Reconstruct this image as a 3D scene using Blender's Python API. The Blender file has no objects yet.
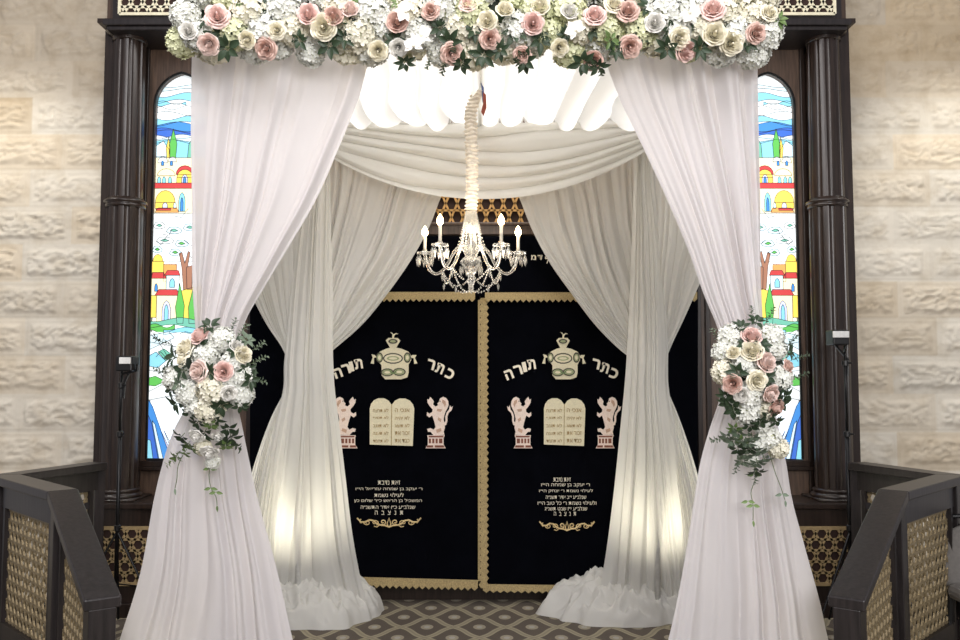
import bpy, math, random
from mathutils import Vector, Matrix, noise
R = math.radians
PI = math.pi
S = bpy.context.scene
COL = S.collection
rnd = random.Random(7)

# ------------------------------------------------------------------ camera
F, H, TH = 850.0, 1.574, math.atan(54/850.0)
cam = bpy.data.cameras.new('camera'); cam.lens = 36*F/960; cam.sensor_width = 36
co = bpy.data.objects.new('camera', cam); COL.objects.link(co)
co.location = (0, 0, H); co.rotation_euler = (PI/2+TH, 0, 0)
cam.clip_start = .05; cam.clip_end = 100
S.camera = co

def ray(px, py):
    cx = (px-480)/F; cy = (320-py)/F
    return Vector((cx, math.cos(TH)-cy*math.sin(TH), math.sin(TH)+cy*math.cos(TH)))
def P(px, py, Y):
    d = ray(px, py); t = Y/d.y
    return Vector((d.x*t, Y, H+d.z*t))
def PZ(px, py, z):
    d = ray(px, py); t = (z-H)/d.z
    return Vector((d.x*t, d.y*t, z))
def lerp(a, b, t): return a+(b-a)*t

# ------------------------------------------------------------------ materials
def nmat(name):
    m = bpy.data.materials.new(name); m.use_nodes = True
    nt = m.node_tree; b = nt.nodes['Principled BSDF']
    return m, nt, b
def lin(c):
    return tuple(((x/255)/12.92 if x/255 <= .04045 else ((x/255+.055)/1.055)**2.4) for x in c)+(1,)
def N(nt, typ, **kw):
    n = nt.nodes.new(typ)
    for k, v in kw.items(): setattr(n, k, v)
    return n
def simple(name, rgb, rough=.6, metal=0, var=.12, vscale=30, bump=0, bscale=80, sheen=0, coat=0):
    m, nt, b = nmat(name)
    b.inputs['Roughness'].default_value = rough; b.inputs['Metallic'].default_value = metal
    if sheen: b.inputs['Sheen Weight'].default_value = sheen
    if coat: b.inputs['Coat Weight'].default_value = coat
    tc = N(nt, 'ShaderNodeTexCoord'); no = N(nt, 'ShaderNodeTexNoise'); no.inputs['Scale'].default_value = vscale
    nt.links.new(tc.outputs['Object'], no.inputs['Vector'])
    ra = N(nt, 'ShaderNodeValToRGB'); c = lin(rgb)
    ra.color_ramp.elements[0].position = .3; ra.color_ramp.elements[1].position = .7
    ra.color_ramp.elements[0].color = tuple(x*(1-var) for x in c[:3])+(1,)
    ra.color_ramp.elements[1].color = tuple(min(1, x*(1+var)) for x in c[:3])+(1,)
    nt.links.new(no.outputs['Fac'], ra.inputs['Fac']); nt.links.new(ra.outputs['Color'], b.inputs['Base Color'])
    if bump:
        n2 = N(nt, 'ShaderNodeTexNoise'); n2.inputs['Scale'].default_value = bscale
        nt.links.new(tc.outputs['Object'], n2.inputs['Vector'])
        bp = N(nt, 'ShaderNodeBump'); bp.inputs['Strength'].default_value = bump; bp.inputs['Distance'].default_value = .01
        nt.links.new(n2.outputs['Fac'], bp.inputs['Height']); nt.links.new(bp.outputs['Normal'], b.inputs['Normal'])
    return m
def wood(name, rgb, rough=.35):
    m, nt, b = nmat(name)
    b.inputs['Roughness'].default_value = rough
    tc = N(nt, 'ShaderNodeTexCoord'); mp = N(nt, 'ShaderNodeMapping'); mp.inputs['Scale'].default_value = (14, 14, 1.2)
    no = N(nt, 'ShaderNodeTexNoise'); no.inputs['Scale'].default_value = 4; no.inputs['Detail'].default_value = 6
    nt.links.new(tc.outputs['Object'], mp.inputs['Vector']); nt.links.new(mp.outputs['Vector'], no.inputs['Vector'])
    ra = N(nt, 'ShaderNodeValToRGB'); c = lin(rgb)
    ra.color_ramp.elements[0].position = .35; ra.color_ramp.elements[1].position = .65
    ra.color_ramp.elements[0].color = tuple(x*.65 for x in c[:3])+(1,); ra.color_ramp.elements[1].color = tuple(x*1.3 for x in c[:3])+(1,)
    nt.links.new(no.outputs['Fac'], ra.inputs['Fac']); nt.links.new(ra.outputs['Color'], b.inputs['Base Color'])
    bp = N(nt, 'ShaderNodeBump'); bp.inputs['Strength'].default_value = .15; bp.inputs['Distance'].default_value = .004
    nt.links.new(no.outputs['Fac'], bp.inputs['Height']); nt.links.new(bp.outputs['Normal'], b.inputs['Normal'])
    return m
def sheer(name, rgb, trans=.4, alpha=.06, trgb=None):
    m = bpy.data.materials.new(name); m.use_nodes = True; nt = m.node_tree; nt.nodes.clear()
    out = N(nt, 'ShaderNodeOutputMaterial')
    d = N(nt, 'ShaderNodeBsdfDiffuse'); t = N(nt, 'ShaderNodeBsdfTranslucent'); tr = N(nt, 'ShaderNodeBsdfTransparent'); sh = N(nt, 'ShaderNodeBsdfSheen')
    c = lin(rgb)
    tc = N(nt, 'ShaderNodeTexCoord'); no = N(nt, 'ShaderNodeTexNoise'); no.inputs['Scale'].default_value = 3
    ra = N(nt, 'ShaderNodeValToRGB')
    ra.color_ramp.elements[0].color = tuple(x*.95 for x in c[:3])+(1,); ra.color_ramp.elements[1].color = c
    nt.links.new(tc.outputs['Object'], no.inputs['Vector']); nt.links.new(no.outputs['Fac'], ra.inputs['Fac'])
    nt.links.new(ra.outputs['Color'], d.inputs['Color']); 
    t.inputs['Color'].default_value = lin(trgb or rgb); sh.inputs['Color'].default_value = c; sh.inputs['Roughness'].default_value = .4
    m1 = N(nt, 'ShaderNodeMixShader'); m1.inputs[0].default_value = trans
    m2 = N(nt, 'ShaderNodeMixShader'); m2.inputs[0].default_value = alpha
    m3 = N(nt, 'ShaderNodeMixShader'); m3.inputs[0].default_value = .08
    wv = N(nt, 'ShaderNodeTexNoise'); wv.inputs['Scale'].default_value = 14; wv.inputs['Detail'].default_value = 5
    nt.links.new(tc.outputs['Object'], wv.inputs['Vector'])
    bp = N(nt, 'ShaderNodeBump'); bp.inputs['Strength'].default_value = .12; bp.inputs['Distance'].default_value = .02
    nt.links.new(wv.outputs['Fac'], bp.inputs['Height']); nt.links.new(bp.outputs['Normal'], d.inputs['Normal'])
    nt.links.new(d.outputs[0], m1.inputs[1]); nt.links.new(t.outputs[0], m1.inputs[2])
    nt.links.new(m1.outputs[0], m3.inputs[1]); nt.links.new(sh.outputs[0], m3.inputs[2])
    nt.links.new(m3.outputs[0], m2.inputs[1]); nt.links.new(tr.outputs[0], m2.inputs[2])
    nt.links.new(m2.outputs[0], out.inputs['Surface'])
    return m
def emis(name, rgb, st):
    m, nt, b = nmat(name)
    b.inputs['Base Color'].default_value = lin(rgb); b.inputs['Emission Color'].default_value = lin(rgb)
    b.inputs['Emission Strength'].default_value = st; b.inputs['Roughness'].default_value = .2
    return m
def petal(name, rgb, rgb2=None):
    m, nt, b = nmat(name)
    b.inputs['Roughness'].default_value = .65
    b.inputs['Subsurface Weight'].default_value = 0
    tc = N(nt, 'ShaderNodeTexCoord'); no = N(nt, 'ShaderNodeTexNoise'); no.inputs['Scale'].default_value = 25
    ra = N(nt, 'ShaderNodeValToRGB'); ra.color_ramp.elements[0].position = .35; ra.color_ramp.elements[1].position = .65
    ra.color_ramp.elements[0].color = lin(rgb2 or tuple(int(x*.93) for x in rgb)); ra.color_ramp.elements[1].color = lin(rgb)
    nt.links.new(tc.outputs['Object'], no.inputs['Vector']); nt.links.new(no.outputs['Fac'], ra.inputs['Fac'])
    nt.links.new(ra.outputs['Color'], b.inputs['Base Color'])
    return m
M = {}
M['wood'] = wood('dark wood', (44, 34, 29), .30)
M['wood2'] = wood('rail wood', (37, 32, 32), .36)
M['woodm'] = wood('warm dark wood', (86, 68, 56), .42)
M['goldlat'] = simple('lattice gold', (205, 186, 140), .5, .0, .15, 20)
M['litlat'] = simple('lit gold lattice', (236, 228, 198), .5)  # lattice gold lightened; light on the frieze is put into the colour
M['pedlat'] = simple('darker gold lattice', (158, 136, 98), .5)  # pedestal lattice, a darker gold than the others
M['lathole'] = simple('dark backing board', (48, 28, 20), .8)  # dark brown board behind the lattices, curtains and windows
M['railin'] = simple('railing mesh backing', (38, 32, 26), .8)
M['raillat'] = simple('railing lattice wood', (142, 126, 96), .5, .1)
M['front'] = sheer('blush white chiffon', (242, 238, 240), .38, .05, (244, 238, 236))
M['rear'] = sheer('ivory chiffon', (246, 245, 241), .42, .05, (248, 246, 238))
M['ceil'] = sheer('white ceiling voile', (250, 249, 246), .62, .05)
M['velvet'] = simple('black velvet', (5, 6, 11), .95, 0, .2, 6, .1, 200, .0)
M['velvet'].node_tree.nodes['Principled BSDF'].inputs['Specular IOR Level'].default_value = .03
M['goldtrim'] = simple('gold braid', (172, 152, 108), .6, .15, .25, 120, .5, 300)
M['goldthread'] = simple('gold thread', (214, 190, 140), .5, .2, .15, 200)
M['silver'] = simple('silver thread', (224, 216, 196), .5, .1, .1, 200)
M['cream'] = simple('cream embroidery', (222, 214, 184), .7, 0, .08, 150, .3, 400)
M['lion'] = simple('pale pink embroidery', (232, 214, 202), .7, 0, .1, 150, .3, 400)
M['brown'] = simple('brown stitching', (122, 70, 52), .7)
M['tanst'] = simple('tan stitching', (190, 156, 134), .7)
M['greenst'] = simple('olive stitching', (150, 158, 118), .7)
M['darkst'] = simple('dark stitching', (64, 60, 48), .7)
M['chrome'] = simple('silver metal', (200, 200, 200), .25, .9)
M['black'] = simple('black plastic', (18, 18, 19), .4)
M['blackm'] = simple('black metal', (24, 24, 26), .35, .4)
M['whitep'] = simple('white plastic', (225, 225, 222), .4)
M['leaf'] = simple('dark green leaf', (48, 66, 44), .5, 0, .3, 12)
M['leaf2'] = simple('fresh green leaf', (104, 128, 74), .5, 0, .25, 12)
M['leaf3'] = simple('grey green eucalyptus leaf', (112, 128, 108), .6, 0, .2, 12)
M['stem'] = simple('green stem', (88, 104, 62), .6)
M['r_pink'] = petal('pink rose petal', (248, 224, 216), (242, 208, 200))
M['r_blush'] = petal('blush rose petal', (248, 232, 224), (242, 216, 206))
M['r_dusty'] = petal('dusty rose petal', (234, 206, 194), (222, 186, 172))
M['r_cream'] = petal('cream rose petal', (250, 246, 230), (244, 236, 210))
M['r_white'] = petal('white rose petal', (250, 248, 244), (236, 234, 226))
M['h_white'] = petal('white hydrangea floret', (246, 246, 242), (226, 228, 218))
M['h_cream'] = petal('cream hydrangea floret', (246, 243, 228), (234, 228, 206))
M['h_lime'] = petal('lime hydrangea floret', (236, 237, 206), (214, 218, 172))
M['chair'] = simple('grey upholstery', (112, 108, 104), .8, 0, .1, 60, .2, 300)
M['ribblue'] = simple('blue ribbon', (84, 100, 150), .6); M['ribred'] = simple('russet ribbon', (150, 70, 50), .6)
M['sleeve'] = simple('ruched ivory sleeve', (240, 230, 214), .6, 0, .10, 60)
M['cord'] = simple('white cord', (225, 225, 220), .5)
m, nt, b = nmat('crystal'); b.inputs['Base Color'].default_value = (.97, .95, .9, 1); b.inputs['Roughness'].default_value = .04
b.inputs['Transmission Weight'].default_value = .88; b.inputs['IOR'].default_value = 1.55; b.inputs['Metallic'].default_value = .0; M['crystal'] = m
M['bulb'] = emis('warm flame bulb', (255, 214, 150), 26)
M['candle'] = simple('candle sleeve', (240, 232, 214), .4)

# ------------------------------------------------------------------ mesh builder
class MB:
    def __init__(s): s.v = []; s.f = []; s.m = []
    def add(s, vs, fs, mi=0):
        o = len(s.v); s.v += [tuple(x) for x in vs]; s.f += [tuple(i+o for i in f) for f in fs]; s.m += [mi]*len(fs)
    def box(s, c, sz, ax=None, mi=0):
        """ax: 3 axis vectors"""
        c = Vector(c); ax = ax or (Vector((1, 0, 0)), Vector((0, 1, 0)), Vector((0, 0, 1)))
        vs = [c+ax[0]*(sx*sz[0]/2)+ax[1]*(sy*sz[1]/2)+ax[2]*(sz_*sz[2]/2) for sx in (-1, 1) for sy in (-1, 1) for sz_ in (-1, 1)]
        s.add(vs, [(0, 1, 3, 2), (4, 6, 7, 5), (0, 4, 5, 1), (2, 3, 7, 6), (0, 2, 6, 4), (1, 5, 7, 3)], mi)
    def bbox(s, x0, x1, y0, y1, z0, z1, mi=0):
        s.box(((x0+x1)/2, (y0+y1)/2, (z0+z1)/2), (abs(x1-x0), abs(y1-y0), abs(z1-z0)), None, mi)
    def bar(s, a, b, w, t, up=(0, 0, 1), mi=0):
        a = Vector(a); b = Vector(b); d = (b-a); L = d.length
        if L < 1e-6: return
        d /= L; sd = d.cross(Vector(up))
        if sd.length < 1e-4: sd = d.cross(Vector((1, 0, 0)))
        sd.normalize(); u = sd.cross(d).normalized()
        s.box((a+b)/2, (L, w, t), (d, sd, u), mi)
    def tube(s, pts, r, n=8, mi=0, cap=True):
        pts = [Vector(p) for p in pts]; k = len(pts); rs = r if isinstance(r, (list, tuple)) else [r]*k
        vs = []; ref = None
        for i, p in enumerate(pts):
            d = (pts[min(i+1, k-1)]-pts[max(i-1, 0)])
            if d.length < 1e-9: d = Vector((0, 0, 1))
            d.normalize()
            if ref is None: ref = d.orthogonal().normalized()
            ref = (ref-d*ref.dot(d))
            if ref.length < 1e-6: ref = d.orthogonal()
            ref.normalize(); q = d.cross(ref)
            for j in range(n):
                a = 2*PI*j/n; vs.append(p+(ref*math.cos(a)+q*math.sin(a))*rs[i])
        fs = [(i*n+j, i*n+(j+1) % n, (i+1)*n+(j+1) % n, (i+1)*n+j) for i in range(k-1) for j in range(n)]
        if cap: fs += [tuple(range(n))[::-1], tuple((k-1)*n+j for j in range(n))]
        s.add(vs, fs, mi)
    def lathe(s, prof, c, n=24, mi=0, rf=None):
        c = Vector(c); vs = []; k = len(prof)
        for r, z in prof:
            for j in range(n):
                a = 2*PI*j/n; rr = r*(rf(a, z) if rf else 1); vs.append(c+Vector((rr*math.cos(a), rr*math.sin(a), z)))
        fs = [(i*n+j, i*n+(j+1) % n, (i+1)*n+(j+1) % n, (i+1)*n+j) for i in range(k-1) for j in range(n)]
        fs += [tuple(range(n))[::-1], tuple((k-1)*n+j for j in range(n))]
        s.add(vs, fs, mi)
    def ball(s, c, r, n=8, mi=0, sc=(1, 1, 1)):
        c = Vector(c); vs = [c+Vector((0, 0, -r*sc[2]))]; k = max(3, n//2)
        for i in range(1, k):
            t = PI*i/k-PI/2
            for j in range(n):
                a = 2*PI*j/n; vs.append(c+Vector((r*sc[0]*math.cos(t)*math.cos(a), r*sc[1]*math.cos(t)*math.sin(a), r*sc[2]*math.sin(t))))
        vs.append(c+Vector((0, 0, r*sc[2]))); T = len(vs)-1
        fs = [(0, 1+(j+1) % n, 1+j) for j in range(n)]
        fs += [(1+i*n+j, 1+i*n+(j+1) % n, 1+(i+1)*n+(j+1) % n, 1+(i+1)*n+j) for i in range(k-2) for j in range(n)]
        fs += [(1+(k-2)*n+j, 1+(k-2)*n+(j+1) % n, T) for j in range(n)]
        s.add(vs, fs, mi)
    def grid(s, pts, nu, nv, mi=0):
        """pts index i*nu+j, nv rows"""
        s.add(pts, [(i*nu+j, i*nu+j+1, (i+1)*nu+j+1, (i+1)*nu+j) for i in range(nv-1) for j in range(nu-1)], mi)
    def prism(s, front, off, mi=0):
        """polygon (world pts) extruded by off"""
        front = [Vector(p) for p in front]; n = len(front); off = Vector(off)
        s.add(front+[p+off for p in front], [tuple(range(n)), tuple(range(2*n-1, n-1, -1))]+[(i, i+n, (i+1) % n+n, (i+1) % n) for i in range(n)], mi)
    def build(s, name, mats, parent=None, smooth=False, bevel=0, rec=True):
        me = bpy.data.meshes.new(name); me.from_pydata(s.v, [], s.f); me.update()
        if not isinstance(mats, (list, tuple)): mats = [mats]
        for mm in mats: me.materials.append(mm)
        if len(mats) > 1: me.polygons.foreach_set('material_index', s.m)
        if rec:
            import bmesh
            bm = bmesh.new(); bm.from_mesh(me); bmesh.ops.recalc_face_normals(bm, faces=bm.faces); bm.to_mesh(me); bm.free()
        if smooth: me.polygons.foreach_set('use_smooth', [True]*len(me.polygons))
        o = bpy.data.objects.new(name, me); COL.objects.link(o)
        if parent: setp(o, parent)
        if bevel:
            md = o.modifiers.new('bevel', 'BEVEL'); md.width = bevel; md.segments = 2; md.limit_method = 'ANGLE'
        return o
ORG = {}
def setp(o, p):
    o.parent = p; o.matrix_parent_inverse = Matrix.Translation(ORG.get(p.name, Vector((0, 0, 0)))).inverted()
def tag(o, label=None, cat=None, group=None, kind=None):
    if label: o['label'] = label
    if cat: o['category'] = cat
    if group: o['group'] = group
    if kind: o['kind'] = kind
    return o
def thing(name, loc, label, cat, group=None):
    o = bpy.data.objects.new(name, None); COL.objects.link(o); o.location = loc; o.empty_display_size = .1
    ORG[o.name] = Vector(loc)
    return tag(o, label, cat, group)

# convex clip of a segment
def clipseg(p, d, poly):
    t0, t1 = -1e9, 1e9; n = len(poly)
    area = sum(poly[i][0]*poly[(i+1) % n][1]-poly[(i+1) % n][0]*poly[i][1] for i in range(n))
    sg = 1 if area > 0 else -1
    for i in range(n):
        a = poly[i]; b = poly[(i+1) % n]; nx = -(b[1]-a[1])*sg; ny = (b[0]-a[0])*sg
        num = (p[0]-a[0])*nx+(p[1]-a[1])*ny; den = d[0]*nx+d[1]*ny
        if abs(den) < 1e-9:
            if num < 0: return None
        else:
            t = -num/den
            if den > 0: t0 = max(t0, t)
            else: t1 = min(t1, t)
    return (t0, t1) if t0 < t1 else None
def lattice(mb, poly, org, ex, ez, pitch, w, t, nrm, mi=0, mj=0, frame=0, yst=1.0):
    """six-pointed star (three-direction) lattice clipped to a convex polygon (local 2D)"""
    cx = sum(p[0] for p in poly)/len(poly); cz = sum(p[1] for p in poly)/len(poly)
    rad = max(math.hypot(p[0]-cx, p[1]-cz) for p in poly)
    def W(x, z): return Vector(org)+ex*x+ez*z
    for k, ang in enumerate((0, 60, 120)):
        a = R(ang); d = (math.cos(a), math.sin(a)*yst); L0 = math.hypot(*d); d = (d[0]/L0, d[1]/L0); q = (-d[1], d[0])
        pk = pitch*(math.sin(R(60))) if ang else pitch*math.sin(R(60))*yst
        n = int(rad/pk)+2
        for i in range(-n, n+1):
            off = (i+.5)*pk
            p = (cx+q[0]*off, cz+q[1]*off); r = clipseg(p, d, poly)
            if r: mb.bar(W(p[0]+d[0]*r[0], p[1]+d[1]*r[0]), W(p[0]+d[0]*r[1], p[1]+d[1]*r[1]), w, t, nrm, mi)
    if frame:
        n = len(poly)
        for i in range(n): mb.bar(W(*poly[i]), W(*poly[(i+1) % n]), frame, t*1.2, nrm, mi)

# ------------------------------------------------------------------ setting: floor and stone walls
def carpet_mat():
    m, nt, b = nmat('patterned carpet'); b.inputs['Roughness'].default_value = .95
    geo = N(nt, 'ShaderNodeNewGeometry'); sp = N(nt, 'ShaderNodeSeparateXYZ'); nt.links.new(geo.outputs['Position'], sp.inputs[0])
    def mth(op, a, b_=None, c=None):
        n = N(nt, 'ShaderNodeMath', operation=op)
        for i, x in enumerate((a, b_, c)):
            if x is None: continue
            if isinstance(x, (int, float)): n.inputs[i].default_value = x
            else: nt.links.new(x, n.inputs[i])
        return n.outputs[0]
    c0 = PZ(479.5, 608, 0); x0 = c0.x; y0 = c0.y; sx = PZ(528, 608, 0).x-x0; sy = y0-PZ(479.5, 627, 0).y
    X = mth('DIVIDE', mth('SUBTRACT', sp.outputs[0], x0), sx); Y = mth('DIVIDE', mth('SUBTRACT', sp.outputs[1], y0), sy)
    a = mth('ADD', X, Y); b_ = mth('SUBTRACT', X, Y)
    a2 = mth('ADD', a, mth('MULTIPLY', mth('SINE', mth('MULTIPLY', b_, 2*PI)), .035))
    b2 = mth('ADD', b_, mth('MULTIPLY', mth('SINE', mth('MULTIPLY', a, 2*PI)), .035))
    def lined(v): return mth('ABSOLUTE', mth('SUBTRACT', mth('FRACT', v), .5))
    l1 = lined(a2); l2 = lined(b2)
    la = mth('LESS_THAN', mth('MINIMUM', l1, l2), .085)
    lb = mth('LESS_THAN', mth('MINIMUM', l1, l2), .03)
    # centre medallion
    ca = mth('SUBTRACT', mth('FRACT', mth('ADD', a, .5)), .5); cb = mth('SUBTRACT', mth('FRACT', mth('ADD', b_, .5)), .5)
    rr = mth('SQRT', mth('ADD', mth('MULTIPLY', ca, ca), mth('MULTIPLY', cb, cb)))
    med = mth('LESS_THAN', rr, .17); med2 = mth('LESS_THAN', rr, .08)
    def mix(f, c1, c2):
        n = N(nt, 'ShaderNodeMix', data_type='RGBA'); nt.links.new(f, n.inputs[0])
        for i, c in ((6, c1), (7, c2)):
            if isinstance(c, tuple): n.inputs[i].default_value = c
            else: nt.links.new(c, n.inputs[i])
        return n.outputs[2]
    no = N(nt, 'ShaderNodeTexNoise'); no.inputs['Scale'].default_value = 160; nt.links.new(geo.outputs['Position'], no.inputs['Vector'])
    base = mix(no.outputs['Fac'], lin((74, 66, 58)), lin((98, 88, 78)))
    c = mix(la, base, lin((150, 142, 120))); c = mix(lb, c, lin((134, 126, 106)))
    c = mix(med, c, lin((148, 140, 122))); c = mix(med2, c, lin((160, 156, 146)))
    nt.links.new(c, b.inputs['Base Color'])
    bp = N(nt, 'ShaderNodeBump'); bp.inputs['Strength'].default_value = .4; bp.inputs['Distance'].default_value = .004
    nt.links.new(no.outputs['Fac'], bp.inputs['Height']); nt.links.new(bp.outputs['Normal'], b.inputs['Normal'])
    return m
mb = MB(); mb.bbox(-6, 6, -1.5, 6.6, -.1, 0); fl = mb.build('floor', carpet_mat()); tag(fl, kind='structure')

m, nt, b = nmat('rough hewn limestone'); b.inputs['Roughness'].default_value = .9
at_ = N(nt, 'ShaderNodeVertexColor'); at_.layer_name = 'stone'
no = N(nt, 'ShaderNodeTexNoise'); no.inputs['Scale'].default_value = 9; no.inputs['Detail'].default_value = 6
g = N(nt, 'ShaderNodeNewGeometry'); nt.links.new(g.outputs['Position'], no.inputs['Vector'])
mx = N(nt, 'ShaderNodeMix', data_type='RGBA', blend_type='MULTIPLY'); mx.inputs[0].default_value = .35
nt.links.new(at_.outputs['Color'], mx.inputs[6]); nt.links.new(no.outputs['Fac'], mx.inputs[7])
ra = N(nt, 'ShaderNodeValToRGB'); ra.color_ramp.elements[0].color = (.6, .52, .4, 1); ra.color_ramp.elements[1].color = (1, 1, 1, 1)
ra.color_ramp.elements[0].position = .3; ra.color_ramp.elements[1].position = .55
nt.links.new(no.outputs['Fac'], ra.inputs['Fac']); nt.links.new(ra.outputs['Color'], mx.inputs[7])
nt.links.new(mx.outputs[2], b.inputs['Base Color']); M['stone'] = m
WY = 6.15
def stone_wall(name, x0, x1, z0, z1, seed):
    st = .0125; nu = int(abs(x1-x0)/st)+1; nv = int((z1-z0)/st)+1
    ch = 37.6*WY/850; zb = P(50, 470, WY).z; bl = .60
    vs = []; cols = []
    for i in range(nv):
        z = z0+(z1-z0)*i/(nv-1); k = math.floor((z-zb)/ch); fz = (z-zb)-k*ch; ez = min(fz, ch-fz)
        for j in range(nu):
            x = x0+(x1-x0)*j/(nu-1)
            sh = (k % 2)*.5*bl+noise.noise(Vector((k*3.7, seed, 1)))*.1
            q = (x+sh)/bl; kk = math.floor(q); fx = (q-kk)*bl; ex = min(fx, bl-fx)
            e = min(ex, ez); rr = random.Random(kk*131+k*17+seed)
            tone = rr.random(); tone2 = rr.random(); rough = .55+.6*rr.random()
            # drafted margin then bossed rock face
            mrg = .028+.01*noise.noise(Vector((x*9, z*9, kk)))
            f = max(.22, min(1, (e-mrg)/.045)); f = f*f*(3-2*f)
            p = Vector((x*9+kk*5, z*23+k*7, seed))
            wq = p+Vector((noise.noise(p*.7), noise.noise(p*.7+Vector((7, 7, 7))), 0))*.8
            r1 = 1-abs(noise.noise(wq*1.5))*2; r2 = 1-abs(noise.noise(wq*3.3+Vector((3, 1, 2))))*2
            h = .004+f*(.003+rough*(.017*r1+.008*r2+.005*noise.noise(p*7)))+.0015*noise.noise(p*5)
            if e < .004: h = .001
            vs.append((x, WY-h, z))
            warm = max(0, min(1, (z-3.35)/.5))  # tan lean of the upper courses stands in for warm light falloff
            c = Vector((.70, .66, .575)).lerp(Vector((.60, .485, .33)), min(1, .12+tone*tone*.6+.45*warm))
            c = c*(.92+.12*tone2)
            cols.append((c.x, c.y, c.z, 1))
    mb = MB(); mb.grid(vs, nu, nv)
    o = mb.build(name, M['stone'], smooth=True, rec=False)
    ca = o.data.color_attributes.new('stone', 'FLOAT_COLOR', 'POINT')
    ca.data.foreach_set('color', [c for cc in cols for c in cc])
    # wall body behind the facing
    mb = MB(); mb.bbox(x0, x1, WY+.01, WY+.3, 0, z1); bk = mb.build('wall_core', M['stone'], o); tag(o, kind='structure')
    return o
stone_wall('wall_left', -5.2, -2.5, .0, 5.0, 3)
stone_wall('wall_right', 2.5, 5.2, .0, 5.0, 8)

# ------------------------------------------------------------------ the ark (built-in wooden surround)
AY = 6.0
ark = thing('torah_ark', (0, AY+.1, 0), 'dark wooden ark surround between the two columns behind the draped canopy', 'ark')
WIN = {}
def arch(cx, half, zs, za, n=10):
    """pointed arch from left spring over apex to right spring"""
    pts = []
    h_ = za-zs; c_ = (h_*h_-half*half)/(2*half); R_ = c_+half; am = math.asin(min(1, h_/R_))
    for i in range(n+1):
        a_ = am*i/n; pts.append((cx-(R_*math.cos(a_)-c_) if i < n else cx, zs+R_*math.sin(a_)))
    return pts+[(2*cx-x, z) for x, z in pts[-2::-1]]
for side, (xo, xi, cxp, colx) in {'left': (151, 205, 178, 125), 'right': (798, 745, 771.5, 829)}.items():
    a, b_ = sorted((xo, xi)); x0 = P(a, 270, AY).x; x1 = P(b_, 270, AY).x; cx = (x0+x1)/2
    zt = P(cxp, 73, AY).z; zs = P(cxp, 105, AY).z; zb = P(cxp, 459, AY).z
    out = P(100 if side == 'left' else 853, 270, AY).x; inn = P(255 if side == 'left' else 694, 270, AY).x
    lo, hi = sorted((out, inn)); top = P(0, -60, AY).z
    mb = MB()
    mb.bbox(lo, x0, AY, AY+.14, 0, top); mb.bbox(x1, hi, AY, AY+.14, 0, top); mb.bbox(x0, x1, AY, AY+.14, 0, zb)
    ar = arch(cx, (x1-x0)/2, zs, zt)
    for (ax, az), (bx, bz) in zip(ar, ar[1:]):
        mb.prism([(ax, AY, az), (bx, AY, bz), (bx, AY, top), (ax, AY, top)], (0, .14, 0))
    mb.build('side_panel', M['woodm'], ark)
    # window surround moulding: sill and arch bead
    mb = MB(); mb.bbox(x0-.05, x1+.05, AY-.03, AY, zb-.05, zb-.01)
    mb.bbox(x0-.09, x1+.09, AY-.045, AY, zb-.075, zb-.05)
    mb.tube([(x0, AY-.004, zb), *[(x, AY-.004, z) for x, z in ar], (x1, AY-.004, zb)], .010, 6)
    mb.build('window_moulding', M['wood'], ark, bevel=.003)
    # vertical pilaster beads
    mb = MB()
    for px in ((143, 232, 252) if side == 'left' else (806, 706, 697)):
        xx = P(px, 270, AY).x; mb.bbox(xx-.018, xx+.018, AY-.03, AY, P(px, 500, AY).z, top)
    mb.build('pilaster_strip', M['wood'], ark, bevel=.004)
    WIN[side] = (x0, x1, cx, zb, zs, zt)
# carcass behind the curtains, head beam and lattice band
xa = P(255, 270, AY).x; xb = P(694, 270, AY).x
mb = MB(); mb.bbox(xa, xb, AY+.1, AY+.16, 0, P(0, -60, AY).z); mb.build('back_board', M['lathole'], ark)
mb = MB(); mb.bbox(xa, xb, AY-.06, AY+.1, P(480, 236, AY).z, P(480, 224, AY).z)
mb.bbox(xa, xb, AY-.08, AY+.1, P(480, 227, AY).z, P(480, 224, AY).z); mb.bbox(xa, xb, AY, AY+.1, P(480, 224, AY).z-.18, P(480, 224, AY).z)
mb.bbox(xa, xb, AY-.06, AY+.1, P(480, 130, AY).z, P(480, 120, AY).z)
mb.build('head_beam', M['woodm'], ark, bevel=.006)
X_ = Vector((1, 0, 0)); Z_ = Vector((0, 0, 1)); NY = Vector((0, -1, 0))
mb = MB(); lattice(mb, [(xa, P(0, 225, AY).z/1.4), (xb, P(0, 225, AY).z/1.4), (xb, P(0, 128, AY).z/1.4), (xa, P(0, 128, AY).z/1.4)], (0, AY-.01, 0), X_, Z_*1.4, .082, .014, .014, NY)
o = mb.build('lattice_panel', simple('warm gold lattice', (206, 160, 96), .5), ark); 
mb = MB(); mb.bbox(xa, xb, AY+.005, AY+.02, P(0, 225, AY).z, P(0, 128, AY).z); mb.build('lattice_backing', M['lathole'], ark)
mb = MB(); mb.bbox(xa, xb, AY+.05, AY+.12, 0, P(480, 586, AY).z); mb.build('plinth', M['wood'], ark)
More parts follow.
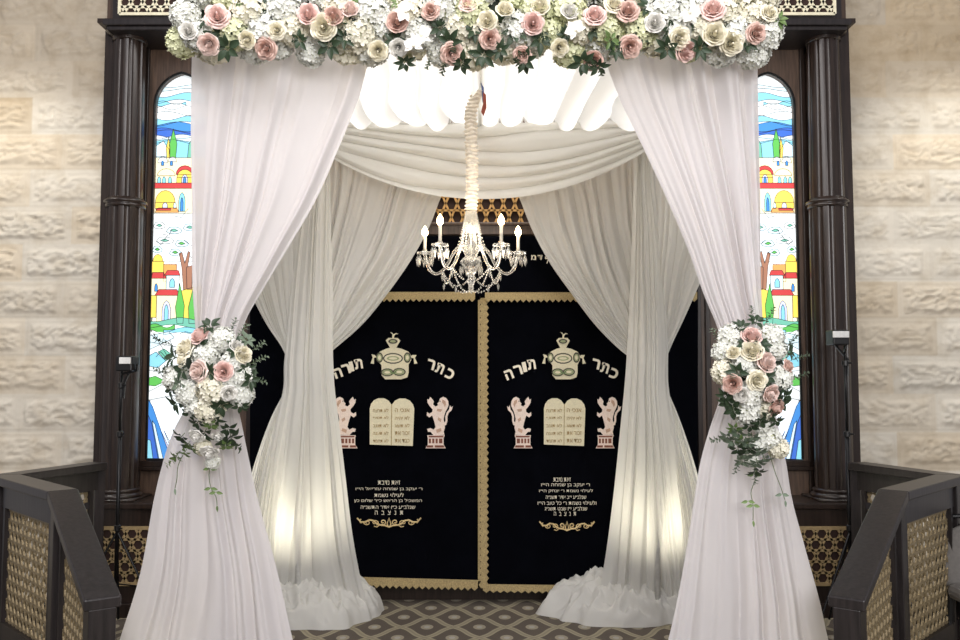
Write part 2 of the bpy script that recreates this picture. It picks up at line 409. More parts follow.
# cornice, frieze and pedestals at each side
for side, sg in (('left', -1), ('right', 1)):
    f = (lambda px: px) if sg < 0 else (lambda px: 954-px)
    def X(px, Y): return P(f(px), 300, Y).x
    CY = 5.66
    o0, o1 = X(103, CY), X(240, CY)
    # cornice slab seen from below
    mb = MB(); a, b_ = sorted((X(97, CY), X(260, CY)))
    mb.bbox(a, b_, CY-.04, AY, P(0, 27, CY).z, P(0, 21, CY).z); mb.bbox(a+.02, b_-.02, CY-.02, AY, P(0, 31, CY).z, P(0, 27, CY).z)
    mb.build('cornice', M['wood2'], ark, bevel=.006)
    mb = MB(); a, b_ = sorted((X(103, CY), X(260, CY))); mb.bbox(a, b_, CY+.02, AY, P(0, 21, CY).z, P(0, -60, CY).z)
    mb.build('frieze', M['wood2'], ark, bevel=.004)
    ly = CY+.01; a, b_ = sorted((X(111, CY), X(171, CY)))
    mb = MB(); lattice(mb, [(a, P(0, 14, ly).z), (b_, P(0, 14, ly).z), (b_, P(0, -50, ly).z), (a, P(0, -50, ly).z)], (0, ly, 0), X_, Z_, .082, .018, .012, NY, frame=.02)
    mb.build('lattice_panel', M['litlat'], ark)
    mb = MB(); mb.bbox(a, b_, ly+.004, ly+.012, P(0, 14, ly).z, P(0, -50, ly).z); mb.build('lattice_backing', M['lathole'], ark)
    # return board behind the column
    mb = MB(); a, b_ = sorted((X(101, AY-.15), X(112, AY-.15))); mb.bbox(a, b_, AY-.2, AY, P(0, 500, AY-.1).z, P(0, 30, AY-.15).z)
    mb.build('return_board', M['wood'], ark)
    # pedestal
    PY = 5.62; a, b_ = sorted((X(92, PY), X(215, PY)))
    zt = P(0, 503, PY).z
    mb = MB(); mb.bbox(a, b_, PY, AY, 0, zt-.03); mb.bbox(a-.02, b_+.02, PY-.03, AY, zt-.035, zt)
    mb.bbox(a-.01, b_+.01, PY-.02, AY, 0, .09)
    mb.build('pedestal', M['wood'], ark, bevel=.005)
    a, b_ = sorted((X(106, PY), X(172, PY))); ly = PY-.012
    pp = [(a, P(0, 584, ly).z), (b_, P(0, 584, ly).z), (b_, P(0, 528, ly).z), (a, P(0, 528, ly).z)]
    mb = MB(); lattice(mb, pp, (0, ly, 0), X_, Z_, .082, .0155, .012, NY, frame=.022)
    mb.build('lattice_panel', M['pedlat'], ark)
    mb = MB(); mb.bbox(a, b_, ly+.004, ly+.01, pp[0][1], pp[2][1]); mb.build('lattice_backing', M['lathole'], ark)
    # fluted column
    cy = 5.82; cx = P(124 if sg < 0 else 829, 270, cy).x
    t = thing('fluted_column', (cx, cy, zt), 'fluted dark wood column %s of the ark, beside the %s stained glass window' % (side+' side' if 0 else 'on the '+side+' side', side), 'column', 'fluted columns beside the ark')
    z0 = zt; z1 = P(0, 204, cy).z; z2 = P(0, 32, cy).z
    fl_ = lambda a_, z_: 1-.085*max(0, math.sin(a_*10))**.6
    mb = MB(); mb.lathe([(.125, z0+.07), (.123, z1-.03)], (cx, cy, 0), 160, rf=fl_); mb.build('lower_shaft', M['wood'], t, smooth=False)
    mb = MB(); mb.lathe([(.116, z1+.03), (.106, z2-.08)], (cx, cy, 0), 160, rf=fl_); mb.build('upper_shaft', M['wood'], t)
    mb = MB(); mb.lathe([(.12, z1-.035), (.132, z1-.03), (.132, z1-.012), (.122, z1-.006), (.142, z1), (.142, z1+.012), (.128, z1+.02), (.118, z1+.034)], (cx, cy, 0), 40); mb.build('collar', M['wood'], t, smooth=True)
    mb = MB(); mb.lathe([(.108, z2-.085), (.115, z2-.08), (.115, z2-.055), (.128, z2-.045), (.15, z2-.03), (.155, z2-.015), (.15, z2), (.14, z2+.005)], (cx, cy, 0), 40)
    mb.bbox(cx-.16, cx+.16, cy-.16, cy+.16, z2, z2+.03); mb.build('capital', M['wood'], t, smooth=False)
    mb = MB(); mb.lathe([(.155, z0+.012), (.158, z0+.025), (.15, z0+.038), (.137, z0+.042), (.137, z0+.05), (.145, z0+.06), (.137, z0+.07), (.126, z0+.075)], (cx, cy, 0), 40)
    mb.bbox(cx-.165, cx+.165, cy-.165, cy+.165, z0, z0+.014); mb.build('base', M['wood'], t, smooth=True)

# ------------------------------------------------------------------ stained glass
G = {}
def gcol(name, rgb, st=1.0):
    G[name] = (len(G), emis('glass '+name, rgb, st))
for n_, c_ in dict(white=(236, 244, 246), pale=(206, 232, 240), cyan=(120, 200, 224), blue=(40, 120, 205), deep=(34, 84, 190), cream=(246, 236, 190),
                   yellow=(240, 208, 70), orange=(232, 150, 70), red=(190, 40, 42), green=(70, 172, 60), teal=(90, 176, 150), brown=(150, 96, 70), pink=(238, 206, 190), lilac=(200, 206, 236)).items(): gcol(n_, tuple(int(v_*.85+38) for v_ in c_), .78)
G['lead'] = (len(G), simple('lead came', (40, 40, 46), .6))
def stained(side, idx):
    x0, x1, cx, zb, zs, zt = WIN[side]; Yg = AY+.05
    mir = side == 'right'; w = x1-x0
    root = MB(); k = [0]
    def W(px, py, e=0):
        u = (px-151)/54.0; x = x0+u*w if not mir else x1-u*w
        z = P(0, py, Yg).z
        return Vector((x, Yg-e, z))
    def inside(px, py):
        # keep geometry in the arch
        if py >= 105: hw = 27
        else: hw = max(0, math.sqrt(max(0, 32.5**2-(105-py)**2))-5.46)
        return max(178-hw, min(178+hw, px))
    def poly(col, pts, line=True):
        k[0] += 1; e = .0006*k[0]
        q = [W(inside(px, max(73, min(459, py))), max(73, min(459, py)), e) for px, py in pts]
        i0 = len(root.v); root.v += [tuple(p) for p in q]; root.f.append(tuple(range(i0, i0+len(q)))); root.m.append(G[col][0])
        if line:
            n = len(q)
            for i in range(n): root.bar(q[i]+Vector((0, -.0007, 0)), q[(i+1) % n]+Vector((0, -.0007, 0)), .0035, .001, (0, 1, 0), G['lead'][0])
    def ln(*pts):
        for a, b_ in zip(pts, pts[1:]): root.bar(W(inside(*a), a[1], .001*60), W(inside(*b_), b_[1], .001*60), .0035, .001, (0, 1, 0), G['lead'][0])
    full = [(178-(math.sqrt(32.5**2-(3.2*i)**2)-5.46), 105-3.2*i) for i in range(10)]+[(178, 73)]
    full += [(356-x, y) for x, y in full[-2::-1]]
    poly('white', [(151, 459)]+full+[(205, 459)], False)
    def wave(col, ya, yb, am, ph, xa=151, xb=205):
        top = [(xa+(xb-xa)*i/12, ya+am*math.sin(ph+i*.55)) for i in range(13)]
        bot = [(xa+(xb-xa)*i/12, yb+am*math.sin(ph+1.3+i*.5)) for i in range(13)]
        poly(col, top+bot[::-1])
    wave('pale', 86, 90, 1.5, 0); wave('cyan', 95, 102, 2.5, 1); wave('cyan', 103, 108, 2, 3.5, 151, 180); wave('white', 106, 114, 2.5, 2.4); wave('cyan', 118, 124, 2.5, .4)
    wave('blue', 124, 132, 2, 2.2); wave('deep', 130, 137, 2, 4); wave('pale', 137, 143, 2.5, 1.6); wave('cyan', 141, 158, 1.5, 3)
    poly('pale', [(151, 146), (158, 141), (164, 150), (164, 158), (151, 158)])
    poly('green', [(165, 158), (164, 146), (168, 129), (172, 144), (171, 158)]); poly('yellow', [(162, 158), (161, 148), (163.5, 138), (165, 148), (165, 158)])
    poly('teal', [(183, 158), (184, 145), (188, 137), (192, 147), (191, 158)])
    poly('cream', [(151, 158), (205, 158), (205, 184), (151, 184)])
    def dome(col, cx_, y0, r, h):
        poly(col, [(cx_+r*math.cos(PI-i/8*PI), y0-h*math.sin(i/8*PI)) for i in range(9)])
    def archw(col, cx_, yb, w_, h):
        poly(col, [(cx_-w_/2, yb), (cx_-w_/2, yb-h*.6), (cx_-w_*.3, yb-h*.88), (cx_, yb-h), (cx_+w_*.3, yb-h*.88), (cx_+w_/2, yb-h*.6), (cx_+w_/2, yb)])
    dome('white', 158, 163, 5, 6); dome('white', 168, 162, 4, 5); dome('cream', 162, 176, 9, 7); archw('blue', 158, 166, 2.6, 5); archw('blue', 167, 166, 2.6, 5)
    for x in (155, 160, 166): archw('cyan', x, 184, 3.4, 7)
    dome('red', 181, 175, 9, 9); dome('yellow', 181, 178, 8, 8); poly('yellow', [(173, 178), (189, 178), (189, 184), (173, 184)]); archw('lilac', 181, 184, 6, 9); archw('blue', 181, 184, 2.6, 7)
    poly('orange', [(190, 170), (205, 168), (205, 184), (190, 184)]); 
    poly('cream', [(151, 189), (205, 189), (205, 214), (151, 214)])
    poly('red', [(151, 183.5), (205, 183.5), (205, 189), (151, 189)])
    dome('yellow', 162, 203, 10, 12); poly('yellow', [(152, 203), (172, 203), (172, 209), (152, 209)]); archw('lilac', 162, 209, 5, 6)
    archw('cyan', 179, 212, 6.5, 19); archw('blue', 179, 212, 2.6, 14); archw('pale', 172, 209, 3, 6); poly('orange', [(152, 213), (155, 208.5), (174, 208.5), (176, 213)]); poly('red', [(153, 209), (168, 209), (168, 211), (153, 211)])
    poly('pink', [(190, 190), (205, 190), (205, 212), (190, 212)]); archw('yellow', 197, 212, 6, 12)
    poly('white', [(151, 214), (205, 214), (205, 262), (151, 262)])
    for cx_, cy_, a_ in ((157, 226, 6), (172, 231, 8), (163, 241, 9), (180, 244, 7), (188, 228, 7), (197, 240, 7), (156, 250, 5), (174, 253, 6)):
        poly('white' if (cx_ % 2) else 'pale', [(cx_+a_*math.cos(i/9*2*PI)*(1+.2*math.sin(i*2.3)), cy_+3.6*math.sin(i/9*2*PI)) for i in range(9)])
        poly('teal' if cx_ % 3 else 'green', [(cx_-a_*.5, cy_), (cx_, cy_-1.6), (cx_+a_*.5, cy_+.4), (cx_, cy_+1.4)])
    poly('brown', [(183, 290), (181, 268), (178, 254), (181, 253), (184, 264), (187, 252), (189, 253), (187, 268), (190, 290)])
    poly('yellow', [(151, 262), (163, 262), (163, 282), (151, 282)]); dome('yellow', 157, 262, 5, 7); poly('orange', [(163, 265), (176, 265), (176, 282), (163, 282)])
    poly('red', [(151, 279), (152, 273), (163, 273), (166, 279)]); poly('cream', [(151, 279), (166, 279), (166, 296), (151, 296)]); archw('blue', 156, 292, 3, 8)
    poly('pale', [(166, 276), (179, 276), (179, 292), (166, 292)]); archw('cyan', 172, 288, 5, 9); poly('red', [(164, 276), (167, 271), (178, 271), (180, 276)])
    poly('yellow', [(179, 292), (205, 284), (205, 322), (179, 322)]); poly('brown', [(186, 268), (192, 266), (192, 290), (187, 290)])
    poly('cream', [(157, 296), (178, 296), (178, 322), (157, 322)]); poly('red', [(155, 296), (159, 290), (177, 290), (180, 296)]); archw('lilac', 167, 321, 8.5, 20); archw('cyan', 167, 321, 4, 16); 
    poly('yellow', [(151, 296), (157, 296), (157, 318), (151, 318)])
    poly('green', [(178, 324), (176, 308), (180, 284), (185, 306), (184, 324)]); poly('green', [(190, 324), (189, 308), (193, 290), (197, 308), (196, 324)])
    wave('teal', 320, 327, 2, 1); wave('green', 326, 332, 2, 3.4, 151, 176); wave('cyan', 329, 334, 1.5, 1, 165, 205)
    poly('white', [(151, 332), (205, 334), (205, 400), (151, 400)], False)
    poly('pale', [(151, 336), (170, 332), (176, 338), (151, 350)]); poly('cyan', [(151, 356), (158, 352), (168, 361), (160, 368), (151, 366)]); poly('teal', [(160, 352), (166, 349), (176, 356), (168, 361)])
    poly('green', [(151, 378), (158, 376), (168, 381), (158, 386), (151, 385)]); poly('green', [(185, 344), (196, 340), (205, 346), (193, 350)]); poly('pale', [(176, 366), (205, 360), (205, 372), (180, 374)])
    for a, b_ in (((151, 342), (205, 352)), ((155, 333), (180, 372)), ((151, 370), (205, 378)), ((172, 340), (195, 398)), ((151, 392), (205, 364)), ((160, 366), (178, 400)), ((190, 336), (200, 396)), ((151, 400), (205, 390))): ln(a, b_)
    poly('blue', [(151, 398), (156, 406), (165, 430), (176, 459), (151, 459)]); poly('deep', [(151, 412), (156, 424), (163, 459), (151, 459)])
    poly('cyan', [(151, 438), (155, 440), (158, 459), (151, 459)]); poly('pale', [(156, 420), (159, 424), (168, 459), (164, 459)]); poly('lilac', [(165, 430), (173, 446), (180, 459), (176, 459)])
    poly('white', [(168, 430), (184, 459), (180, 459)]); poly('blue', [(176, 436), (183, 444), (190, 459), (184, 459)]); poly('deep', [(190, 430), (205, 459), (196, 459)]); 
    rr_ = random.Random(5)
    for _ in range(16):
        y_ = rr_.uniform(216, 258) if _ < 7 else rr_.uniform(334, 398); a_ = rr_.uniform(151, 196); ln((a_, y_), (a_+rr_.uniform(4, 9), y_+rr_.uniform(-6, 6)), (a_+rr_.uniform(9, 16), y_+rr_.uniform(-9, 9)))
    o = root.build('window_%d' % idx, [g_[1] for g_ in sorted(G.values(), key=lambda t_: t_[0])], rec=False); tag(o, kind='structure')
    # frame and back
    mb = MB(); mb.bbox(x0-.02, x1+.02, AY+.075, AY+.13, zb-.02, zt+.05); mb.build('window_back', M['lathole'], o)
    mb = MB(); ar = arch(cx, w/2, zs, zt); mb.tube([(x0+.004, Yg-.06, zb), *[(x, Yg-.06, z) for x, z in ar], (x1-.004, Yg-.06, zb), (x0+.004, Yg-.06, zb)], .008, 6); mb.build('window_frame', M['black'], o)
stained('left', 1); stained('right', 2)

# ------------------------------------------------------------------ drapery
def catm(vals, t):
    n = len(vals)-1; x = max(0, min(n-1e-9, t*n)); i = int(x); f = x-i
    p0 = vals[max(i-1, 0)]; p1 = vals[i]; p2 = vals[i+1]; p3 = vals[min(i+2, n)]
    return .5*((2*p1)+(p2-p0)*f+(2*p0-5*p1+4*p2-p3)*f*f+(3*p1-p0-3*p2+p3)*f*f*f)
def hsh(k, s): return random.Random(int(k)*977+s*31).random()
def sheet_pts(rows, n, amp, seed, nu, nv, nrm=None, warp=.45, fine=.12, sharp=.8, nfun=None):
    Ls = [Vector(r[0]) for r in rows]; Rs = [Vector(r[1]) for r in rows]; As = [r[2] for r in rows]; Bs = [r[3] if len(r) > 3 else 0 for r in rows]
    # arc-length-ish reparametrisation
    cum = [0]
    for i in range(len(rows)-1): cum.append(cum[-1]+((Ls[i+1]-Ls[i]).length+(Rs[i+1]-Rs[i]).length)/2)
    T = cum[-1]; K = len(rows)-1
    def par(v):
        d = v*T
        for i in range(K):
            if d <= cum[i+1] or i == K-1:
                return (i+(d-cum[i])/max(1e-9, cum[i+1]-cum[i]))/K
    pts = []
    for iv in range(nv):
        v = iv/(nv-1); t = par(v); L = catm(Ls, t); Rr = catm(Rs, t); A = catm(As, t)*amp; B = catm(Bs, t)
        if nrm is None:
            nn = Vector(((Rr-L).y, -(Rr-L).x, 0))
            if nn.length < 1e-6: nn = Vector((0, -1, 0))
            nn.normalize()
            if nn.y > 0: nn = -nn
        else: nn = Vector(nrm)
        for iu in range(nu):
            u = iu/(nu-1)
            s = n*u+warp*noise.noise(Vector((u*n*.55, seed*1.7, 0)))*2+.35*noise.noise(Vector((u*4, v*2.2, seed)))*2+.5
            k = math.floor(s); fr = s-k
            rg = math.sin(PI*fr)**sharp; ak = .45+.85*hsh(k, seed)
            d = ak*rg+.28*math.sin(2*PI*s*2+noise.noise(Vector((u*6, v*1.5, seed+5)))*4)*.5
            d += fine*noise.noise(Vector((u*n*2.2, v*6, seed+9)))
            am = A*(.8+.5*noise.noise(Vector((u*3, v*2.6, seed+3))))
            edge = min(1, min(u, 1-u)*n*1.2+.15)
            pts.append(lerp(L, Rr, u)+nn*(d*am*edge+B*(1-(2*u-1)**2)))
    return pts
def sheet(name, rows, n, amp, mat, seed, nu=220, nv=150, parent=None, **kw):
    mb = MB(); mb.grid(sheet_pts(rows, n, amp, seed, nu, nv, **kw), nu, nv)
    return mb.build(name, mat, parent, smooth=True, rec=False)

FY = 3.67; RY = 5.44
def rows_px(lst, Y, dY=0):
    out = []
    for r in lst:
        y, l, rr, a, b_ = r[:5]; Yy = r[5] if len(r) > 5 else Y
        out.append((P(l, y, Yy), P(rr, y, Yy), a, b_))
    return out
FL = [(-12, 188, 398, 1, 0), (20, 191, 388, 1, 0), (55, 192, 371, 1, 0), (100, 191, 358, 1, 0), (150, 191, 338, 1, .01), (200, 192, 316, 1, .02), (250, 192, 287, 1, .03), (290, 193, 263, .95, .04),
      (320, 195, 246, .8, .05), (350, 197, 238, .6, .06), (380, 196, 236, .45, .07), (400, 190, 237, .5, .06), (430, 174, 243, .6, .05), (459, 164, 249, .7, .04), (500, 154, 258, .8, .03), (562, 143, 275, .9, .02), (600, 133, 284, 1, .01), (640, 120, 293, 1, 0), (690, 107, 306, 1, 0), (737, 96, 318, 1, 0)]
FR = [(-12, 575, 759, 1, 0), (20, 589, 758, 1, 0), (55, 603, 757, 1, 0), (100, 620, 758, 1, 0), (150, 644, 759, 1, .01), (200, 667, 760, 1, .02), (250, 688, 760, 1, .03), (293, 703, 761, .95, .04),
      (330, 718, 763, .8, .05), (355, 722, 765, .6, .06), (380, 722, 768, .45, .07), (400, 719, 773, .5, .06), (430, 709, 779, .6, .05), (463, 700, 786, .7, .04), (500, 694, 792, .8, .03), (545, 687, 804, .9, .02), (600, 677, 819, 1, .01), (640, 668, 828, 1, 0), (690, 656, 843, 1, 0), (737, 645, 857, 1, 0)]
o = sheet('canopy_drape', rows_px(FL, FY), 6, .042, M['front'], 11, 300, 260, sharp=1.1, fine=.04)
tag(o, 'blush white front drape on the left, tied back behind the left bouquet', 'drape', 'front canopy drapes')
o = sheet('canopy_drape', rows_px(FR, FY), 6, .042, M['front'], 23, 300, 260, sharp=1.1, fine=.04)
tag(o, 'blush white front drape on the right, tied back behind the right bouquet', 'drape', 'front canopy drapes')

def mirx(l): return l
def corner(side):
    s = side == 'left'
    # back drape
    if s:
        B = [(128, 312, 470, .9, 0), (165, 314, 455, 1, 0), (200, 314, 440, 1, 0), (230, 312, 428, 1, 0), (262, 310, 410, 1, 0), (292, 306, 389, .9, .01)]
        rb = rows_px(B, RY)+[(P(302, 322, RY), P(364, 323, RY), .7, .02), (P(295, 345, RY), P(337, 347, RY), .45, .02), (P(290, 362, RY), P(318, 362, RY), .35, .02)]
        Mr = [(140, 306, 330, .5, .0), (175, 306, 330, .5, .0), (230, 298, 331, .6, .02), (290, 291, 333, .6, .03), (345, 286, 333, .55, .04), (365, 284, 333.5, .5, .045), (390, 283, 335, .55, .04), (430, 274, 340, .7, .04), (480, 264, 346, .9, .03), (530, 256, 352, 1, .02), (570, 251, 359, 1, .01), (600, 247, 366, 1, 0), (621, 244, 372, 1, 0)]
        Sf = [P(230, 60, 3.95), P(208, 150, 4.3), P(222, 225, 4.75), P(244, 280, 5.1), P(265, 322, 5.3), P(282, 348, 5.38), P(288, 366, 5.42), P(287, 385, 5.42), P(270, 420, 5.4), P(254, 465, 5.38), P(243, 510, 5.36), P(232, 570, 5.32), P(224, 622, 5.3)]
        Sb = [P(300, 138, RY), P(302, 170, RY), P(302, 225, RY), P(300, 280, RY), P(298, 325, RY), P(296, 348, RY), P(295, 366, RY), P(293, 385, RY), P(286, 420, 5.42), P(280, 465, 5.42), P(274, 510, 5.42), P(270, 570, 5.42), P(266, 620, 5.42)]
    else:
        B = [(128, 494, 652, .9, 0), (165, 506, 652, 1, 0), (200, 520, 652, 1, 0), (230, 532, 652, 1, 0), (262, 549, 654, 1, 0), (292, 570, 658, .9, .01)]
        rb = rows_px(B, RY)+[(P(595, 325, RY), P(660, 322, RY), .7, .02), (P(620, 350, RY), P(663, 345, RY), .45, .02), (P(640, 364, RY), P(668, 362, RY), .35, .02)]
        Mr = [(140, 635, 655, .5, 0), (175, 634, 653, .5, .0), (230, 632, 660, .6, .02), (290, 630, 665, .6, .03), (345, 627, 668, .55, .04), (365, 626, 668, .5, .045), (390, 624, 669, .55, .04), (430, 620, 676, .7, .04), (480, 615, 685, .9, .03), (530, 609, 693, 1, .02), (570, 603, 700, 1, .01), (600, 597, 706, 1, 0), (621, 590, 710, 1, 0)]
        Sf = [P(725, 60, 3.95), P(744, 150, 4.3), P(730, 225, 4.75), P(704, 275, 5.1), P(686, 315, 5.3), P(671, 347, 5.38), P(665, 366, 5.42), P(666, 385, 5.42), P(680, 420, 5.4), P(695, 465, 5.38), P(706, 510, 5.36), P(718, 570, 5.32), P(726, 622, 5.3)]
        Sb = [P(652, 138, RY), P(652, 170, RY), P(652, 225, RY), P(652, 280, RY), P(654, 325, RY), P(655, 348, RY), P(656, 366, RY), P(658, 385, RY), P(666, 420, 5.42), P(674, 465, 5.42), P(681, 510, 5.42), P(686, 570, 5.42), P(690, 620, 5.42)]
    o = sheet('back_drape', rb, 9, .05, M['rear'], 31 if s else 37, 240, 140)
    tag(o, 'ivory back drape sweeping from the swag down to the rear %s tie' % side, 'drape', 'rear back drapes')
    sa = [1, 1, 1, .8, .5, .25, .12, .12, .3, .5, .7, .9, 1]
    rs = [(a, b_, c, 0) if s else (b_, a, c, 0) for a, b_, c in zip(Sf, Sb, sa)]
    o = sheet('side_drape', rs, 8, .045, M['rear'], 41 if s else 43, 220, 150)
    tag(o, 'ivory side drape running from the %s front post to the rear %s tie' % (side, side), 'drape', 'side canopy drapes')
    Mr = [tuple(r)+(5.36+.26*max(0, (r[0]-400)/221.0)**1.3,) for r in Mr]
    m_ = sheet('post_drape', rows_px(Mr, 5.36), 6, .05, M['rear'], 51 if s else 57, 240, 200, sharp=.7)
    tag(m_, 'ivory drape falling straight down the rear %s post into a puddle on the carpet' % side, 'drape', 'rear post drapes')
    # puddled hem
    sd = 3 if s else 9
    cpt = PZ(313, 614, 0) if s else PZ(638, 613, 0)
    nr, na = 46, 260; vs = []; R0 = (.46, .34) if s else (.52, .36)
    for i in range(nr):
        r = i/(nr-1)
        for j in range(na):
            a = 2*PI*j/na
            ca, sa_ = math.cos(a), math.sin(a)
            nn = noise.noise(Vector((ca*1.7, sa_*1.7, sd)))*.22+noise.noise(Vector((ca*4, sa_*4, sd+2)))*.10
            if not s: nn += .3*max(0, math.cos(a-R(185)))**6
            rx = R0[0]*(1+nn); ry = R0[1]*(1+nn)
            q = Vector((ca*r*3.0, sa_*r*3.0, sd))
            fd = 1-abs(noise.noise(Vector((ca*r*2.6+noise.noise(q*1.2)*1.2, sa_*r*2.6+noise.noise(q*1.2+Vector((5, 5, 5)))*1.2, sd+4))))*2.6
            fd2 = 1-abs(noise.noise(q*2.4+Vector((1, 2, 3))))*2.2
            env = (1-r**4.5)**.65
            z = env*(.11+.12*(1-r)**1.1+.075*fd*1+.05*fd2+.012*noise.noise(q*6))
            if r > .985: z = .004
            x = cpt.x+ca*rx*r+.03*env*noise.noise(q*1.7); y = cpt.y+sa_*ry*r+.03*env*noise.noise(q*1.7+Vector((9, 9, 9)))
            vs.append(Vector((x, y, max(.004, z))))
    mb = MB(); fs = [(i*na+j, i*na+(j+1) % na, (i+1)*na+(j+1) % na, (i+1)*na+j) for i in range(nr-1) for j in range(na)]
    mb.add(vs, fs); mb.build('puddled_hem', M['rear'], m_, smooth=True, rec=False)
corner('left'); corner('right')

# swag across the rear rail
nu, nv = 200, 120; vs = []
for iv in range(nv):
    v = iv/(nv-1)
    for iu in range(nu):
        u = iu/(nu-1); px = 306+(660-306)*u
        c = (2*u-1)
        top = 118+5*(1-c*c)
        bot = 142+57*(1-abs(c)**2.1)
        py = top+(bot-top)*v
        sg = v*5.6+.35*noise.noise(Vector((u*2.2, v*2, 4)))*2
        k = math.floor(sg); fr = sg-k
        wd = (1-abs(c)**2.5)
        d = (math.sin(PI*fr)**.6)*(.035+.03*hsh(k, 77))*(.35+.65*wd)+.012*noise.noise(Vector((u*7, v*9, 1)))
        Y = 5.33-.10*wd*(v**.8)-d
        vs.append(P(px, py, Y))
mb = MB(); mb.grid(vs, nu, nv); o = mb.build('draped_swag', M['rear'], smooth=True, rec=False)
tag(o, 'ivory crescent swag with curved folds hanging across the rear rail', 'swag')
# ceiling voile
def ceiling(name, xa, xb, seed, lab):
    nu, nv = 260, 110; vs = []
    for iv in range(nv):
        v = iv/(nv-1)
        for iu in range(nu):
            u = iu/(nu-1); x = xa+(xb-xa)*u
            s = x*6.3+.8*noise.noise(Vector((x*2.5, 0, seed)))+.5*noise.noise(Vector((x*1.5, v*2, seed)))
            k = math.floor(s); fr = s-k
            rg = math.sin(PI*fr)**.7*(.5+.9*hsh(k, seed))
            Y = 3.7+(5.34-3.7)*min(1, v/.93)
            hem = max(0, (v-.93)/.07)
            z = 3.215-.06*math.sin(PI*min(1, v/.93))-.085*rg*(1-.1*v)-hem*(.02+.03*rg)+.008*noise.noise(Vector((x*9, v*7, seed)))
            Y -= hem*.02
            vs.append((x-.010*math.sin(2*PI*s)*v, Y-.03*rg*hem, z))
    mb = MB(); mb.grid(vs, nu, nv); o = mb.build(name, M['ceil'], smooth=True, rec=False)
    tag(o, lab, 'canopy cloth', 'canopy ceiling cloths'); return o
ceiling('ceiling_cloth', -1.24, -.035, 2, 'pleated white ceiling cloth of the canopy, left of the chandelier cord')
ceiling('ceiling_cloth', -.045, 1.24, 5, 'pleated white ceiling cloth of the canopy, right of the chandelier cord')

# canopy frame: posts and rails inside the cloth
t = thing('wedding_canopy', (0, 4.5, 0), 'white pole structure of the wedding canopy inside the drapes under the flower garland', 'canopy')
corners = [(P(208, 374, 3.76).x, 3.76), (P(750, 374, 3.76).x, 3.76), (P(301, 374, 5.5).x, 5.5), (P(655, 374, 5.5).x, 5.5)]
for x, y in corners:
    mb = MB(); mb.lathe([(.019, .01), (.019, 3.16)], (x, y, 0), 16); mb.build('post', M['whitep'], t, smooth=True)
    mb = MB(); mb.bbox(x-.09, x+.09, y-.03, y+.09, 0, .012); mb.build('base_plate', M['whitep'], t)
for a, b_ in ((0, 1), (2, 3), (0, 2), (1, 3)):
    mb = MB(); mb.tube([(corners[a][0], corners[a][1], 3.15), (corners[b_][0], corners[b_][1], 3.15)], .018, 12); mb.build('rail', M['whitep'], t, smooth=True)
mb = MB(); mb.tube([(0, 3.76, 3.15), (0, 5.5, 3.15)], .015, 10); mb.build('cross_rail', M['whitep'], t, smooth=True)
tie = []
for (px, py, Y, w_) in ((302, 366, 5.41, .045), (655, 366, 5.41, .045)):
    c = P(px, py, Y); mb = MB()
    mb.tube([c+Vector((math.cos(a)*.06, math.sin(a)*.05, .004*math.sin(2*a))) for a in [i/20*2*PI for i in range(21)]], .012, 8)
    o = mb.build('tie_band', M['rear'], smooth=True); tag(o, 'white tie band gathering the drapes at the rear %s post' % ('left' if px < 480 else 'right'), 'tie band', 'rear tie bands')

# ------------------------------------------------------------------ ark curtains
def txt_mesh(body, size, bold=.0):
    cu = bpy.data.curves.new('t', 'FONT'); cu.body = body; cu.size = size; cu.align_x = 'CENTER'; cu.align_y = 'CENTER'; cu.extrude = .0005; cu.offset = bold; cu.resolution_u = 2
    ob = bpy.data.objects.new('t', cu); COL.objects.link(ob)
    dg = bpy.context.evaluated_depsgraph_get(); dg.update()
    me = bpy.data.meshes.new_from_object(ob.evaluated_get(dg)); vs = [v.co.copy() for v in me.vertices]; fs = [tuple(p.vertices) for p in me.polygons]
    bpy.data.objects.remove(ob); bpy.data.curves.remove(cu); bpy.data.meshes.remove(me)
    return vs, fs
def heb(mb, body, cx, cy, wpx, hpx, Y, ang=0, bold=.02, mi=0, ysc=None):
    vs, fs = txt_mesh(body[::-1], 1.0, bold)
    if not vs: return
    x0 = min(v.x for v in vs); x1 = max(v.x for v in vs); y0 = min(v.y for v in vs); y1 = max(v.y for v in vs)
    c = P(cx, cy, Y); k = Y/850; W_ = wpx*k; H_ = hpx*k; ca, sa = math.cos(ang), math.sin(ang)
    out = []
    for v in vs:
        a = ((v.x-x0)/(x1-x0)-.5)*W_; b_ = ((v.y-y0)/(y1-y0)-.5)*H_
        out.append((c.x+a*ca-b_*sa, Y-(.002 if v.z > 0 else 0), c.z+a*sa+b_*ca))
    mb.add(out, fs, mi)
CY = 5.90
def fpoly(mb, pts, Y, mi=0, e=.003):
    mb.prism([P(x, y, Y) for x, y in pts], (0, -e, 0), mi)
def trim_strip(mb, x0, y0, x1, y1, wd, Y, side, zig=6.5, both=False, th=.006):
    """braid from (x0,y0) to (x1,y1) px; zigzag on 'side' (+1 = right of travel)"""
    d = Vector((x1-x0, y1-y0)); L = d.length; d /= L; q = Vector((-d.y, d.x)); n = int(L/zig)
    for i in range(n):
        a = Vector((x0, y0))+d*(i*L/n); b_ = Vector((x0, y0))+d*((i+1)*L/n); m_ = (a+b_)/2
        dp = wd*.42*side
        fpoly(mb, [a, b_, b_+q*wd*side, m_+q*(wd*side+dp), a+q*wd*side], Y, 0, th)
        if both: fpoly(mb, [b_, a, m_-q*dp], Y, 0, th)
